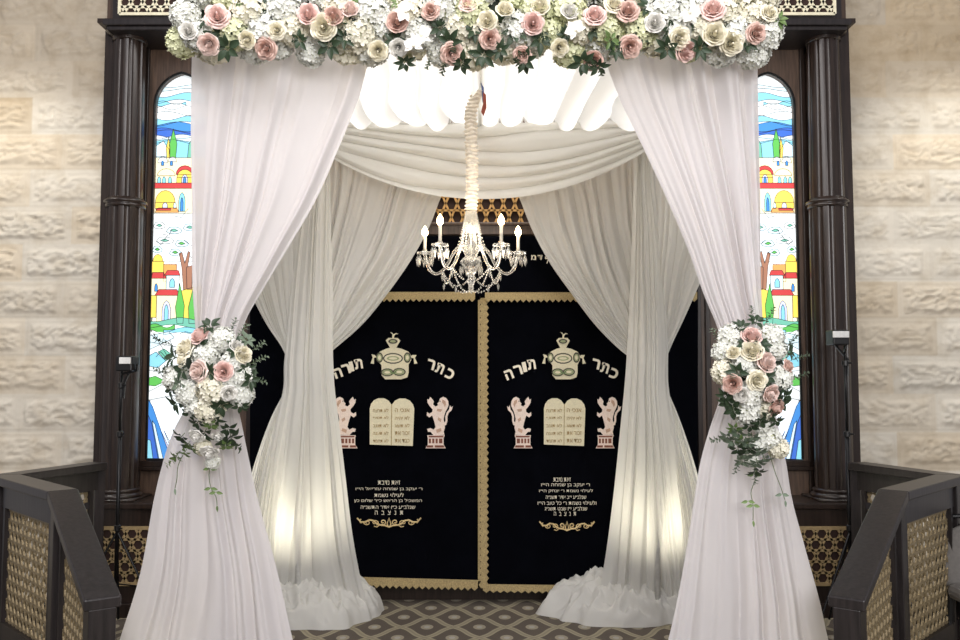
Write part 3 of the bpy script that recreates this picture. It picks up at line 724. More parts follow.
def curtain(side):
    s = side == 'left'
    xl, xr = (250, 479.5) if s else (480.5, 698)
    nu, nv = 160, 90; vs = []
    for iv in range(nv):
        v = iv/(nv-1)
        for iu in range(nu):
            u = iu/(nu-1); px = xl+(xr-xl)*u
            pb = (578+9*u) if s else (588-5*max(0, (u-.35)))
            py = 238+(pb-238)*v
            vs.append(P(px, py, CY+.035-.008*math.sin(u*15+1)*v-.006*math.sin(u*31+2)*v))
    mb = MB(); mb.grid(vs, nu, nv); root = mb.build('ark_curtain', M['velvet'], smooth=True, rec=False)
    tag(root, '%s black velvet ark curtain with gold braid, embroidered crown, lions and tablets' % ('left' if s else 'right'), 'curtain', 'black velvet ark curtains')
    Y = CY
    mb = MB()
    if s:
        trim_strip(mb, 250, 574, 478, 580, 7.5, Y, 1); mb.build('gold_braid', M['goldtrim'], root); mb = MB()
        mb.bbox(P(478, 300, Y).x, P(480, 300, Y).x, Y-.004, Y, P(0, 581, Y).z, P(0, 300, Y).z)
    else:
        trim_strip(mb, 483, 584, 560, 585, 6, Y, 1); trim_strip(mb, 560, 585, 600, 577, 6, Y, 1); trim_strip(mb, 600, 577, 698, 575, 6, Y, 1); mb.build('gold_braid', M['goldtrim'], root); mb = MB()
        trim_strip(mb, 486.5, 298, 486.5, 588, 5.5, Y-.006, 1, 6.5, True)
    mb.build('gold_braid', M['goldtrim'], root)
    mb = MB(); cx = 393 if s else 563
    k = 1.0 if s else .93
    def q(x, y): return (cx+(x-322)/4.74*k, 320+y/4.74)
    def part(name, polys, mats):
        mb = MB()
        for i, (mi, pts) in enumerate(polys): fpoly(mb, [q(*p) for p in pts], Y-.0006*i, mi, .003)
        return mb.build(name, mats, root)
    def ell(x, y, rx, ry, n=14): return [(x+rx*math.cos(i/n*2*PI), y+ry*math.sin(i/n*2*PI)) for i in range(n)]
    # crown
    body = [(288, 97), (300, 85), (345, 85), (357, 98), (346, 116), (338, 131), (362, 136), (395, 150), (409, 170), (408, 190), (396, 212), (396, 250), (390, 272), (360, 281), (285, 281), (268, 262), (268, 215), (250, 192), (244, 170), (260, 150), (290, 136), (308, 131), (298, 115)]
    pl = [(0, body), (1, ell(322, 182, 48, 26)), (0, ell(322, 182, 42, 20)), (2, ell(322, 182, 30, 11)), (0, ell(322, 182, 20, 6)), (1, ell(258, 178, 17, 25)), (2, ell(258, 178, 12, 18)), (0, ell(258, 178, 7, 11)), (1, ell(390, 178, 17, 25)), (2, ell(390, 178, 12, 18)), (0, ell(390, 178, 7, 11)),
          (1, ell(295, 248, 31, 19)), (2, ell(295, 248, 25, 14)), (0, ell(295, 248, 14, 6)), (1, ell(352, 246, 31, 19)), (2, ell(352, 246, 25, 14)), (0, ell(352, 246, 14, 6)), (3, [(300, 232), (324, 250), (346, 232), (330, 256), (316, 256)]), (1, ell(322, 101, 22, 11)), (2, ell(322, 101, 14, 6)),
          (0, [(318, 86), (320, 68), (308, 58), (318, 60), (324, 68), (336, 62), (348, 66), (334, 68), (327, 76), (328, 86)]),
          (0, [(236, 166), (220, 162), (226, 178), (216, 206), (232, 208), (232, 180), (244, 176)]), (0, [(412, 166), (434, 166), (426, 180), (438, 206), (422, 208), (420, 182), (408, 178)])]
    part('crown_applique', pl, [M['cream'], M['darkst'], M['greenst'], M['leaf2']])
    # tablets
    cx += 0 if s else 2.5
    tb = [(212, 590), (212, 420), (218, 398), (232, 380), (252, 371), (280, 371), (300, 381), (316, 402), (332, 382), (352, 372), (380, 372), (402, 382), (417, 400), (423, 420), (416, 597)]
    mb = MB(); fpoly(mb, [q(*p) for p in tb], Y, 0)
    fpoly(mb, [q(314, 400), q(318, 400), q(316, 594), q(312, 594)], Y-.001, 1)
    for i, (r_, l_) in enumerate((('אנכי ה', 'לא תרצח'), ('לא יהיה', 'לא תנאף'), ('לא תשא', 'לא תגנב'), ('זכור את', 'לא תענה'), ('כבד את', 'לא תחמד'))):
        yy = 428+i*36
        a = q(366, yy); heb(mb, r_, a[0], a[1], 14.5, 3.6, Y-.004, 0, .012, 2); a = q(264, yy); heb(mb, l_, a[0], a[1], 15.5, 3.6, Y-.004, 0, .012, 2)
    mb.build('tablets_applique', [M['cream'], M['goldtrim'], simple('bronze stitching', (164, 138, 92), .7)], root)
    # lions
    ln_ = [(560, 364), (574, 370), (584, 385), (586, 404), (580, 418), (572, 432), (566, 450), (562, 470), (566, 492), (568, 512), (562, 530), (566, 544), (514, 546), (500, 530), (488, 530), (484, 516), (500, 512), (514, 520), (524, 508), (520, 490), (514, 470), (508, 452), (494, 462), (482, 452), (484, 436), (494, 444), (508, 436), (510, 424), (496, 408), (486, 392), (484, 374), (492, 378), (498, 364), (508, 374), (516, 386), (512, 400), (524, 410), (536, 404), (532, 396), (540, 388), (544, 372)]
    tail = [(564, 500), (574, 498), (580, 478), (580, 458), (586, 440), (600, 428), (606, 408), (598, 414), (592, 404), (588, 424), (576, 438), (570, 458), (571, 478), (562, 490)]
    ped = [(484, 546), (568, 546), (562, 560), (562, 590), (572, 608), (476, 608), (487, 590), (487, 560)]
    det = [(3, [(556, 376), (570, 384), (574, 400), (568, 414), (562, 400), (554, 390)]), (3, [(532, 420), (556, 424), (548, 436), (530, 432)]), (3, [(536, 460), (552, 470), (548, 484), (534, 474)]), (3, [(526, 520), (548, 512), (552, 526), (530, 536)]), (2, ell(545, 385, 3, 3, 6))]
    bricks = [(1, [(492, 562), (502, 562), (502, 584), (492, 584)]), (1, [(508, 562), (518, 562), (518, 584), (508, 584)]), (1, [(524, 562), (534, 562), (534, 584), (524, 584)]), (1, [(540, 562), (556, 562), (556, 584), (540, 584)]), (1, [(490, 549), (562, 549), (560, 556), (492, 556)]), (1, [(484, 594), (512, 594), (512, 604), (482, 604)]), (1, [(520, 594), (562, 594), (566, 604), (520, 604)])]
    for mirr in (False, True):
        fx = (lambda p: (638-p[0]-8, p[1])) if mirr else (lambda p: p)
        pol = [(0, ln_), (0, tail)]+det+[(0, ped)]+bricks
        part('lion_applique', [(mi, [fx(p) for p in pts]) for mi, pts in pol], [M['lion'], M['brown'], M['darkst'], M['tanst']])
    # big lettering
    mb = MB()
    xs = [(452, 'כ', 373.5, 9.5, -.42), (443.5, 'ת', 368.5, 10, -.33), (434, 'ר', 364.5, 8, -.24)] if 0 else None
    if s: R3 = [('כ', 450, 374, -.45), ('ת', 440, 368.5, -.38), ('ר', 431, 364.5, -.28)]; L4 = [('ת', 358.5, 364, .18), ('ו', 351.5, 366.5, .25), ('ר', 346, 369, .3), ('ה', 338, 373, .36)]
    else: R3 = [('כ', 614, 373.5, -.35), ('ת', 605, 368, -.3), ('ר', 596, 364, -.22)]; L4 = [('ת', 531.5, 364.5, .15), ('ו', 524.5, 367, .22), ('ר', 518, 370, .3), ('ה', 509, 374.5, .38)]
    for wd_ in (R3, L4):
        mb = MB()
        for ch, x, y, a in wd_: heb(mb, ch, x, y, 4 if ch == 'ו' else 8, 10, Y, a, .035)
        mb.build('crown_lettering', M['silver'], root)
    mb = MB()
    if s: T = [('זאת נדבת', 389, 482.6, 22), ('ר׳ יעקב בן שמחה עזריאל הי״ו', 389, 489, 66), ('לעילוי נשמת', 389, 494.9, 29), ('המשכיל בן הראש כ״ר שלום כץ', 388, 500.8, 67), ('שנלב״ע כ״ו אדר התשנ״ה', 388, 506.8, 54), ('ת  נ  צ  ב  ה', 389, 512.7, 28)]
    else: T = [('זאת נדבת', 562, 479.6, 17), ('ר׳ יעקב בן שמחה הי״ו', 565.5, 485.3, 48), ('לעילוי נשמת ר׳ יצחק הי״ו', 566, 491, 53), ('שנלב״ע י״ב אדר תשנ״ה', 566, 496.8, 40), ('ולעילוי נשמת ר׳ כל טוב הי״ו', 567, 502.8, 58), ('שנלב״ע י״ז שבט תשנ״ג', 566, 508.4, 42), ('ת  נ  צ  ב  ה', 565, 513.8, 22)]
    for b_, x, y, w_ in T: heb(mb, b_, x, y, w_, 3.9, Y, 0, .0)
    mb.build('dedication_lettering', M['silver'], root)
    # scroll flourish
    mb = MB(); ox, oy, w2 = (389, 522, 32) if s else (567, 525.5, 27.5)
    kk = CY/850
    def scroll(pts, r=.7): mb.tube([P(ox+x*w2/32, oy+y, Y) for x, y in pts], r*kk, 5)
    for g_ in (-1, 1):
        scroll([(g_*x, y) for x, y in ((0, 5), (4, 3.5), (9, 3), (13, 1), (16, -1.5), (20, -2), (24, 0), (28, 0), (30, -2), (32, -4))], .8)
        scroll([(g_*(22+3.5*math.cos(i*.7)*(1-i*.07)), .5+2.6*math.sin(i*.7)*(1-i*.07)) for i in range(12)], .5)
        scroll([(g_*(14+3.8*math.cos(i*.7+2)*(1-i*.07)), .6+2.8*math.sin(i*.7+2)*(1-i*.07)) for i in range(12)], .5)
        scroll([(g_*(6+3.4*math.cos(i*.7+1)*(1-i*.07)), 0+3*math.sin(i*.7+1)*(1-i*.07)) for i in range(12)], .6)
        scroll([(g_*28, -3), (g_*29.5, -.5), (g_*28, 1), (g_*27, -.2)], .5)
        scroll([(g_*10, 3.5), (g_*12, 5), (g_*15, 4.2)], .5)
    scroll([(0, 5.5), (-2, 2), (0, -4), (2, 2), (0, 5.5)], .6)
    mb.build('scroll_applique', M['goldthread'], root)
curtain('left'); curtain('right')
# valance
vs = []; nu, nv = 120, 20
for iv in range(nv):
    for iu in range(nu):
        u = iu/(nu-1); vs.append(P(252+445*u, 236+60*iv/(nv-1), CY-.03+.006*math.sin(u*40)))
mb = MB(); mb.grid(vs, nu, nv); val = mb.build('ark_valance', M['velvet'], smooth=True, rec=False)
tag(val, 'black velvet valance with a gold zigzag hem above the ark curtains', 'valance')
mb = MB(); trim_strip(mb, 252, 292, 475, 292, 7, CY-.045, 1, 5.8); mb.build('gold_braid', M['goldtrim'], val); mb = MB(); trim_strip(mb, 485, 292.5, 697, 292, 7, CY-.045, 1, 5.8); mb.build('gold_braid', M['goldtrim'], val)
mb = MB(); heb(mb, 'ך', 531, 258, 0.1, .1, CY-.045)
mb = MB(); heb(mb, 'מ', 533.5, 257.5, 5, 5, CY-.045, 0, .03); heb(mb, 'ד', 540, 257.5, 5, 5, CY-.045, 0, .03); heb(mb, 'ל', 547, 260, 4, 7, CY-.045, 0, .02); mb.build('lettering', M['silver'], val)

# ------------------------------------------------------------------ chandelier
CH = 4.5
def C(px, py): return P(px, py, CH)
cc = C(471, 374); cx0 = cc.x; k = CH/850
def zc(py): return P(471, py, CH).z
t = thing('chandelier', (cx0, CH, zc(293)), 'crystal candle chandelier with lit flame bulbs hanging inside the canopy', 'chandelier')
mb = MB()
prof = []
import itertools
for py, r in ((212, 2.2), (214, 4.5), (216, 2), (219, 3.4), (224, 4.4), (230, 3.6), (236, 2.2), (240, 3.4), (246, 4.6), (252, 3), (256, 5), (260, 10), (263, 11.5), (266, 9), (271, 4.5), (278, 3), (281, 4.4), (285, 2.6), (289, 3), (293, .6)):
    prof.append((r*k, zc(py)))
mb.lathe(prof[::-1], (cx0, CH, 0), 20); mb.build('stem', M['crystal'], t, smooth=True)
def beads(mb, pts, r, step):
    # beads along a polyline
    acc = 0; prev = Vector(pts[0]); mb.ball(prev, r, 6)
    for p in pts[1:]:
        p = Vector(p); d = (p-prev).length; n = max(1, int(d/step))
        for i in range(1, n+1): mb.ball(prev.lerp(p, i/n), r, 6)
        prev = p
def cat(a, b_, sag, n=10):
    a = Vector(a); b_ = Vector(b_)
    return [a.lerp(b_, i/n)-Vector((0, 0, sag*4*(i/n)*(1-i/n))) for i in range(n+1)]
def prism_drop(mb, p, L, w):
    p = Vector(p); n = 6
    for (r0, z0), (r1, z1) in (((.001, 0), (w, -L*.35)), ((w, -L*.35), (w*.7, -L*.6)), ((w*.7, -L*.6), (.0005, -L))):
        vs = [p+Vector((r0*math.cos(i*PI/3), r0*math.sin(i*PI/3), z0)) for i in range(6)]+[p+Vector((r1*math.cos(i*PI/3), r1*math.sin(i*PI/3), z1)) for i in range(6)]
        mb.add(vs, [(i, (i+1) % 6, 6+(i+1) % 6, 6+i) for i in range(6)])
ARM = [(3, 262), (6, 252), (10, 247), (15, 248), (20, 254), (25, 263), (31, 270), (37, 272.5), (43, 270), (47.5, 262), (50, 252)]
tips = []
for ai, ang in enumerate((16, 88, 162, 234, 306)):
    a = R(ang); dx, dy = math.cos(a), math.sin(a)
    # smooth arm
    n = 26; raw = [Vector((r, z, 0)) for r, z in ARM]
    pts = []
    for i in range(n):
        q_ = catm(raw, i/(n-1)); pts.append(Vector((cx0+dx*q_.x*k, CH+dy*q_.x*k, zc(q_.y))))
    rs = [k*1.6*(1+.12*math.sin(i*2.2)) for i in range(n)]
    mb = MB(); mb.tube(pts, rs, 8); arm = mb.build('arm', M['crystal'], t, smooth=True)
    tip = pts[-1]; tips.append(tip)
    mb = MB(); mb.lathe([(.004, -.012), (.01, -.004), (.038, .002), (.044, .010), (.036, .009), (.012, .004), (.011, .016), (.013, .022), (.010, .024)], tip, 16); mb.build('bobeche', M['crystal'], arm, smooth=True)
    mb = MB()
    for j in range(8):
        b_ = j/8*2*PI+.2; pp = tip+Vector((.041*math.cos(b_), .041*math.sin(b_), .002)); mb.ball(pp, .0045, 6); prism_drop(mb, pp-Vector((0, 0, .008)), .062, .0085)
    mb.build('prism_fringe', M['crystal'], arm)
    hc = .085 if ang in (234, 306) else .075
    mb = MB(); mb.lathe([(.0085, .018), (.0085, .018+hc), (.006, .022+hc)], tip, 12); mb.build('candle_sleeve', M['candle'], arm, smooth=True)
    mb = MB(); z0 = .02+hc; mb.lathe([(.005, z0), (.014, z0+.010), (.018, z0+.022), (.014, z0+.038), (.006, z0+.052), (.0005, z0+.060)], tip, 12); mb.build('flame_bulb', M['bulb'], arm, smooth=True)
mb = MB()
for j in range(12):
    a = j/12*2*PI; pts = [(cx0+math.cos(a)*r*k, CH+math.sin(a)*r*k, zc(py)) for r, py in ((5, 212), (7, 222), (8.5, 232), (10, 242), (13, 250))]
    mb = MB(); beads(mb, pts, .0060, .011); mb.build('bead_strand', M['crystal'], t, smooth=True)
mb = MB()
for j in range(10):
    a = j/10*2*PI+.15; prism_drop(mb, (cx0+math.cos(a)*11*k, CH+math.sin(a)*11*k, zc(266)), .05, .006); a += .3
    prism_drop(mb, (cx0+math.cos(a)*5*k, CH+math.sin(a)*5*k, zc(216)), .05, .007)
    mb.build('prism_drop', M['crystal'], t); mb = MB()
for i in range(5):
    a = tips[i]; b_ = tips[(i+1) % 5]
    def inn(p, f, py): return Vector((cx0+(p.x-cx0)*f, CH+(p.y-CH)*f, zc(py)))
    mb = MB(); beads(mb, cat(inn(a, .62, 270), inn(b_, .62, 270), .075), .0058, .011); mb.build('crystal_chain', M['crystal'], t, smooth=True); mb = MB()
    beads(mb, cat(inn(a, .62, 270), inn(a, .04, 291), .045), .0055, .011); mb.build('crystal_chain', M['crystal'], t, smooth=True); mb = MB()
    beads(mb, cat(inn(a, .34, 252), inn(a, .12, 215), .02), .0052, .011); mb.build('crystal_chain', M['crystal'], t, smooth=True); mb = MB()
    prism_drop(mb, inn(a, .62, 272), .045, .006); mb.build('prism_drop', M['crystal'], t); mb = MB(); prism_drop(mb, inn((a+b_)/2, .7, 284), .04, .006)
    mb.build('prism_drop', M['crystal'], t, smooth=False)
# ruched sleeve over the chain
mb = MB(); n = 200; vs = []; na = 28
for i in range(n):
    f = i/(n-1); p = C(471.5+ .5*math.sin(f*6)+(0 if f < .85 else (f-.85)*40), 210-118*f)
    for j in range(na):
        a = j/na*2*PI; r = k*(6.0+.9*math.sin(f*190+1.2*math.sin(a*2+f*20))+1.6*noise.noise(Vector((math.cos(a)*1.5, math.sin(a)*1.5, f*22))))
        vs.append(p+Vector((r*math.cos(a), r*math.sin(a), 0)))
mb.add(vs, [(i*na+j, i*na+(j+1) % na, (i+1)*na+(j+1) % na, (i+1)*na+j) for i in range(n-1) for j in range(na)])
mb.build('ruched_sleeve', M['sleeve'], t, smooth=True)
tp = C(478, 92); mb = MB(); mb.tube([tp, (tp.x+.0, CH, 3.15)], .006, 8); mb.build('hanging_cord', M['cord'], t)
mb = MB()
for c_, pts in ((0, [(481, 82), (483.5, 80), (484, 96), (482.5, 104)]), (1, [(483, 92), (486, 95), (486.5, 108), (483.5, 116), (481, 112), (483, 104)])):
    fpoly(mb, pts, CH-.02-.004*c_, c_, .003)
a_ = mb.build('ribbon_end', [M['ribblue'], M['ribred']]); tag(a_, 'small blue and russet ribbon end hanging beside the chandelier cord', 'ribbon')
mb = MB(); mb.tube([P(484, 84, CH-.02), (P(484, 84, CH).x, CH-.02, 3.14)], .002, 5); mb.build('thread', M['cord'], a_)

# ------------------------------------------------------------------ flowers
def rose_mesh(name, mat, seed, open_=1.0):
    r_ = random.Random(seed); mb = MB()
    rings = [(3, .13, .62, 0), (3, .22, .62, 0), (4, .34, .60, 0), (5, .48, .54, 0), (5, .64, .44, 0), (6, .82, .28, 0), (6, 1.0, .08, 0)]
    for ri, (n, rad, h, hh) in enumerate(rings):
        for p in range(n):
            a0 = 2*PI*p/n+ri*.7+r_.uniform(-.15, .15); wd = 2*PI/n*1.35; nu_, nv_ = 7, 6; pts = []
            for i in range(nv_):
                v = i/(nv_-1)
                for j in range(nu_):
                    u = j/(nu_-1)*2-1; a = a0+u*wd/2*(.55+.45*math.sin(PI*min(1, v*.8+.15)))
                    rr = rad*(.35+.65*math.sin(v*PI/2)**.8)*(1-.06*u*u)+ (.10*rad*max(0, v-.7)/.3)*open_
                    z = -.5+ (h+.5)*v-.22*u*u*v-(.22*rad*max(0, v-.75)/.25)*open_+r_.uniform(-.01, .01)
                    rr += .03*u+.02
                    pts.append((rr*math.cos(a), rr*math.sin(a), z))
            mb.grid(pts, nu_, nv_)
    mb.ball((0, 0, .35), .10, 8, sc=(1, 1, 2.2))
    # calyx
    mb.ball((0, 0, -.45), .35, 8, 1, (1, 1, .5))
    me = MBmesh(mb, name, [mat, M['leaf']]); return me
def MBmesh(mb, name, mats):
    me = bpy.data.meshes.new(name); me.from_pydata(mb.v, [], mb.f); me.update()
    for m_ in mats: me.materials.append(m_)
    me.polygons.foreach_set('material_index', mb.m); me.polygons.foreach_set('use_smooth', [True]*len(me.polygons)); return me
def hyd_mesh(name, mat, seed, nfl=115):
    r_ = random.Random(seed); mb = MB()
    mb.ball((0, 0, 0), .72, 12, 1)
    for i in range(nfl):
        z = 1-1.92*(i+.5)/nfl; ph = i*2.39996+r_.uniform(-.15, .15); q = math.sqrt(max(0, 1-z*z))
        nrm = Vector((q*math.cos(ph), q*math.sin(ph), z)); nrm = (nrm+Vector((r_.uniform(-.25, .25), r_.uniform(-.25, .25), r_.uniform(-.25, .25)))).normalized()
        c = Vector((q*math.cos(ph), q*math.sin(ph), z))*r_.uniform(.82, 1.04); e1 = nrm.orthogonal().normalized(); e2 = nrm.cross(e1); rot = r_.uniform(0, PI)
        sz = r_.uniform(.2, .28)
        for p in range(4):
            a = rot+p*PI/2; d = e1*math.cos(a)+e2*math.sin(a); s_ = nrm.cross(d)
            tw = r_.uniform(-.2, .2)
            vs = [c, c+d*sz*.5+s_*sz*.45+nrm*.05, c+d*sz*.95+s_*sz*.35+nrm*(.09+tw*.3), c+d*sz*1.08+nrm*(.05), c+d*sz*.95-s_*sz*.35+nrm*(.09-tw*.3), c+d*sz*.5-s_*sz*.45+nrm*.05, c+d*sz*.55+nrm*.0]
            mb.add(vs, [(0, 1, 6), (1, 2, 6), (2, 3, 6), (3, 4, 6), (4, 5, 6), (5, 0, 6)])
        mb.ball(c+nrm*.02, .028, 5, 1)
    return MBmesh(mb, name, [mat, M['h_lime']])
def leaf_geo(mb, base, d, up, L, w, mi=0, curl=.25):
    d = Vector(d).normalized(); s_ = d.cross(Vector(up))
    if s_.length < .01: s_ = d.orthogonal()
    s_.normalize(); n = s_.cross(d); prof = (0, .55, .95, 1.0, .8, .45, 0); K = len(prof)-1; pts = []
    for i, p in enumerate(prof):
        f = i/K; c = Vector(base)+d*L*f-n*curl*L*f*f
        for u in (-1, -.5, 0, .5, 1): pts.append(c+s_*u*w*.5*p+n*abs(u)*w*.18*p)
    mb.grid(pts, 5, K+1, mi)
def leafcluster(name, seed, mat, n=7, L=1.0, w=.5):
    r_ = random.Random(seed); mb = MB()
    for i in range(n):
        a = i/n*2*PI+r_.uniform(-.3, .3); el = r_.uniform(.1, .8)
        d = Vector((math.cos(a)*math.cos(el), math.sin(a)*math.cos(el), math.sin(el)))
        leaf_geo(mb, d*.15, d, (0, 0, 1), L*r_.uniform(.75, 1.1), w*r_.uniform(.8, 1.1), 0, .3)
    mb.tube([(0, 0, -.4), (0, 0, .2)], .04, 5, 1)
    return MBmesh(mb, name, [mat, M['stem']])
def sprig(name, seed, mat, n=7, L=.32, w=.2):
    r_ = random.Random(seed); mb = MB(); pts = [Vector((.12*math.sin(f*2.0+seed), .1*math.sin(f*1.6), f*1.3)) for f in [i/8 for i in range(9)]]
    mb.tube(pts, [.018*(1-.6*i/8) for i in range(9)], 5, 1)
    for i in range(n*2):
        p = catm(pts, min(1, .15+.85*i/(n*2))); a = i*2.4; d = Vector((math.cos(a), math.sin(a), .6)); leaf_geo(mb, p, d, (0, 0, 1), L*r_.uniform(.7, 1.1), w, 0, .2)
    return MBmesh(mb, name, [mat, M['stem']])
def orchid_mesh(name, mat):
    mb = MB()
    for a, L, w in ((90, 1, .55), (210, 1, .55), (330, 1, .55), (20, 1, .95), (160, 1, .95)):
        d = Vector((math.cos(R(a)), math.sin(R(a)), .25)); leaf_geo(mb, (0, 0, 0), d, (0, 0, 1), L, w, 0, .15)
    mb.ball((0, -.1, .15), .16, 8, 1); return MBmesh(mb, name, [mat, M['r_cream']])
RM = {c: [rose_mesh('rose_'+c, M['r_'+c], s_+i, .6+.5*i) for i in range(2)] for s_, c in enumerate(('pink', 'blush', 'dusty', 'cream', 'white'))}
HM = {c: [hyd_mesh('hydrangea_'+c, M['h_'+c], 5*s_+i) for i in range(2)] for s_, c in enumerate(('white', 'cream', 'lime'))}
LM = {'dark': [leafcluster('leaves_d%d' % i, 60+i, M['leaf']) for i in range(3)], 'fresh': [leafcluster('leaves_f', 70, M['leaf2'], 8, .9, .42)], 'grey': [leafcluster('leaves_g', 72, M['leaf3'], 9, .8, .45)]}
SM = {'grey': [sprig('sprig_g%d' % i, 80+i, M['leaf3']) for i in range(2)], 'dark': [sprig('sprig_d', 85, M['leaf'], 7, .38, .2)], 'fresh': [sprig('sprig_f', 86, M['leaf2'], 6, .4, .2)]}
OM = orchid_mesh('orchid', M['r_white'])
def put(name, me, root, pos, size, direc, label=None, spin=None):
    o = bpy.data.objects.new(name, me); COL.objects.link(o); setp(o, root)
    q = Vector(direc).normalized().to_track_quat('Z', 'Y'); o.rotation_mode = 'QUATERNION'
    from mathutils import Quaternion
    o.rotation_quaternion = q @ Quaternion((0, 0, 1), spin if spin is not None else rnd.uniform(0, 6.28))
    o.location = pos; o.scale = (size,)*3
    if label: o['label'] = label
    return o
GY = 3.50
gar = thing('floral_garland', (P(477, 10, GY).x, GY, 3.0), 'long garland of hydrangeas and roses along the top front rail of the canopy', 'garland')
gp = lambda px, py, Y: P(px, py, Y)
def gdir(py): return Vector((rnd.uniform(-.25, .25), -1, (20-py)/60.0*1.1+rnd.uniform(-.2, .2)))
mb = MB(); mb.tube([P(190+570*i/20, 8+3*math.sin(i*2), GY+.13) for i in range(21)], [.10+.012*math.sin(i*1.7) for i in range(21)], 12); mb.build('foliage_core', M['leaf'], gar, smooth=True)
roses_g = [(217, 15, 'pink', 12), (208, 45, 'blush', 11), (246, 40, 'cream', 9), (265, 49, 'dusty', 11), (308, 13, 'pink', 11), (323, 27, 'cream', 13), (333, 15, 'dusty', 10), (378, 51, 'cream', 10), (397, 21, 'dusty', 11), (452, 54, 'dusty', 11), (468, 3, 'pink', 9), (487, 20, 'cream', 10), (490, 39, 'dusty', 10), (533, 23, 'pink', 11), (595, 14, 'pink', 11), (628, 10, 'dusty', 11), (522, 56, 'dusty', 9), (593, 61, 'dusty', 10), (630, 47, 'dusty', 11), (687, 51, 'pink', 11), (713, 8, 'pink', 12), (715, 33, 'cream', 12), (732, 43, 'cream', 12), (757, 33, 'dusty', 10), (615, 3, 'cream', 10), (540, 5, 'cream', 10), (680, 38, 'cream', 11), (398, 48, 'white', 9), (560, 48, 'cream', 9), (350, 8, 'blush', 9), (276, 30, 'cream', 9), (430, 10, 'dusty', 9), (655, 22, 'white', 10), (505, 8, 'cream', 9), (570, 10, 'white', 9), (770, 12, 'cream', 9), (188, 30, 'white', 9)]
for px, py, c, r in roses_g:
    dz = .20*((py-15)/50.0)**2
    put('rose', rnd.choice(RM[c]), gar, P(px, py, GY-.13+dz*.5), r*GY/850*1.0, gdir(py), {'pink': 'pink rose', 'blush': 'blush rose', 'dusty': 'dusty pink rose', 'cream': 'cream rose', 'white': 'white rose'}[c])
nh = 0
for row, (py, dy) in enumerate(((-26, .06), (-8, -.02), (12, -.06), (31, -.04), (46, .03))):
    for i in range(19):
        px = 187+i*31.5+(row % 2)*14+rnd.uniform(-5, 5)
        if px > 772: continue
        yy = py+rnd.uniform(-4, 4)
        if row == 4: yy += 3*math.sin(px*.045)+(-8 if px < 200 else 0)+(-6 if px > 755 else 0)
        if any(math.hypot(px-a, yy-b_) < 7 for a, b_, _, _ in roses_g) and rnd.random() < .6: continue
        c = rnd.choices(('white', 'cream', 'lime'), (5, 5, 1.0))[0]
        put('hydrangea', rnd.choice(HM[c]), gar, P(px, yy, GY+dy), rnd.uniform(14.5, 19)*GY/850, gdir(yy)); nh += 1
dk = [(200, 36), (228, 48), (268, 6), (275, 17), (262, 20), (222, 33), (345, 38), (352, 25), (395, 40), (440, 28), (450, 42), (405, 62), (462, 62), (474, 30), (484, 55), (516, 32), (540, 40), (583, 62), (598, 66), (605, 25), (640, 36), (667, 48), (672, 30), (700, 48), (697, 20), (748, 44), (745, 12), (566, 34), (300, 40), (378, 10), (418, 12), (650, 8), (500, 50), (525, 60), (615, 50), (330, 45), (238, 22), (725, 20), (440, 5), (590, 30)]
for px, py in dk: put('leaf_cluster', rnd.choice(LM['dark']), gar, P(px, py, GY-.075+.03*(py > 50)), rnd.uniform(10, 15)*GY/850, gdir(py))
for px, py in ((358, 6), (610, 40), (240, 2), (400, 2), (778, 20)): put('leaf_cluster', LM['fresh'][0], gar, P(px, py, GY-.1), 11*GY/850, gdir(py))
for px, py in ((422, 36), (414, 45), (575, 30), (405, 12), (690, 14)): put('orchid_bloom', OM, gar, P(px, py, GY-.15), 11*GY/850, (rnd.uniform(-.3, .3), -1, 0), 'white orchid')
for px, py, k_ in ((445, 62, 'dark'), (470, 58, 'dark'), (598, 62, 'dark'), (515, 55, 'dark'), (430, 57, 'grey')):
    put('trailing_sprig', rnd.choice(SM[k_]), gar, P(px, py, GY-.06), 12*GY/850, (rnd.uniform(-.6, .6), -.3, -1))

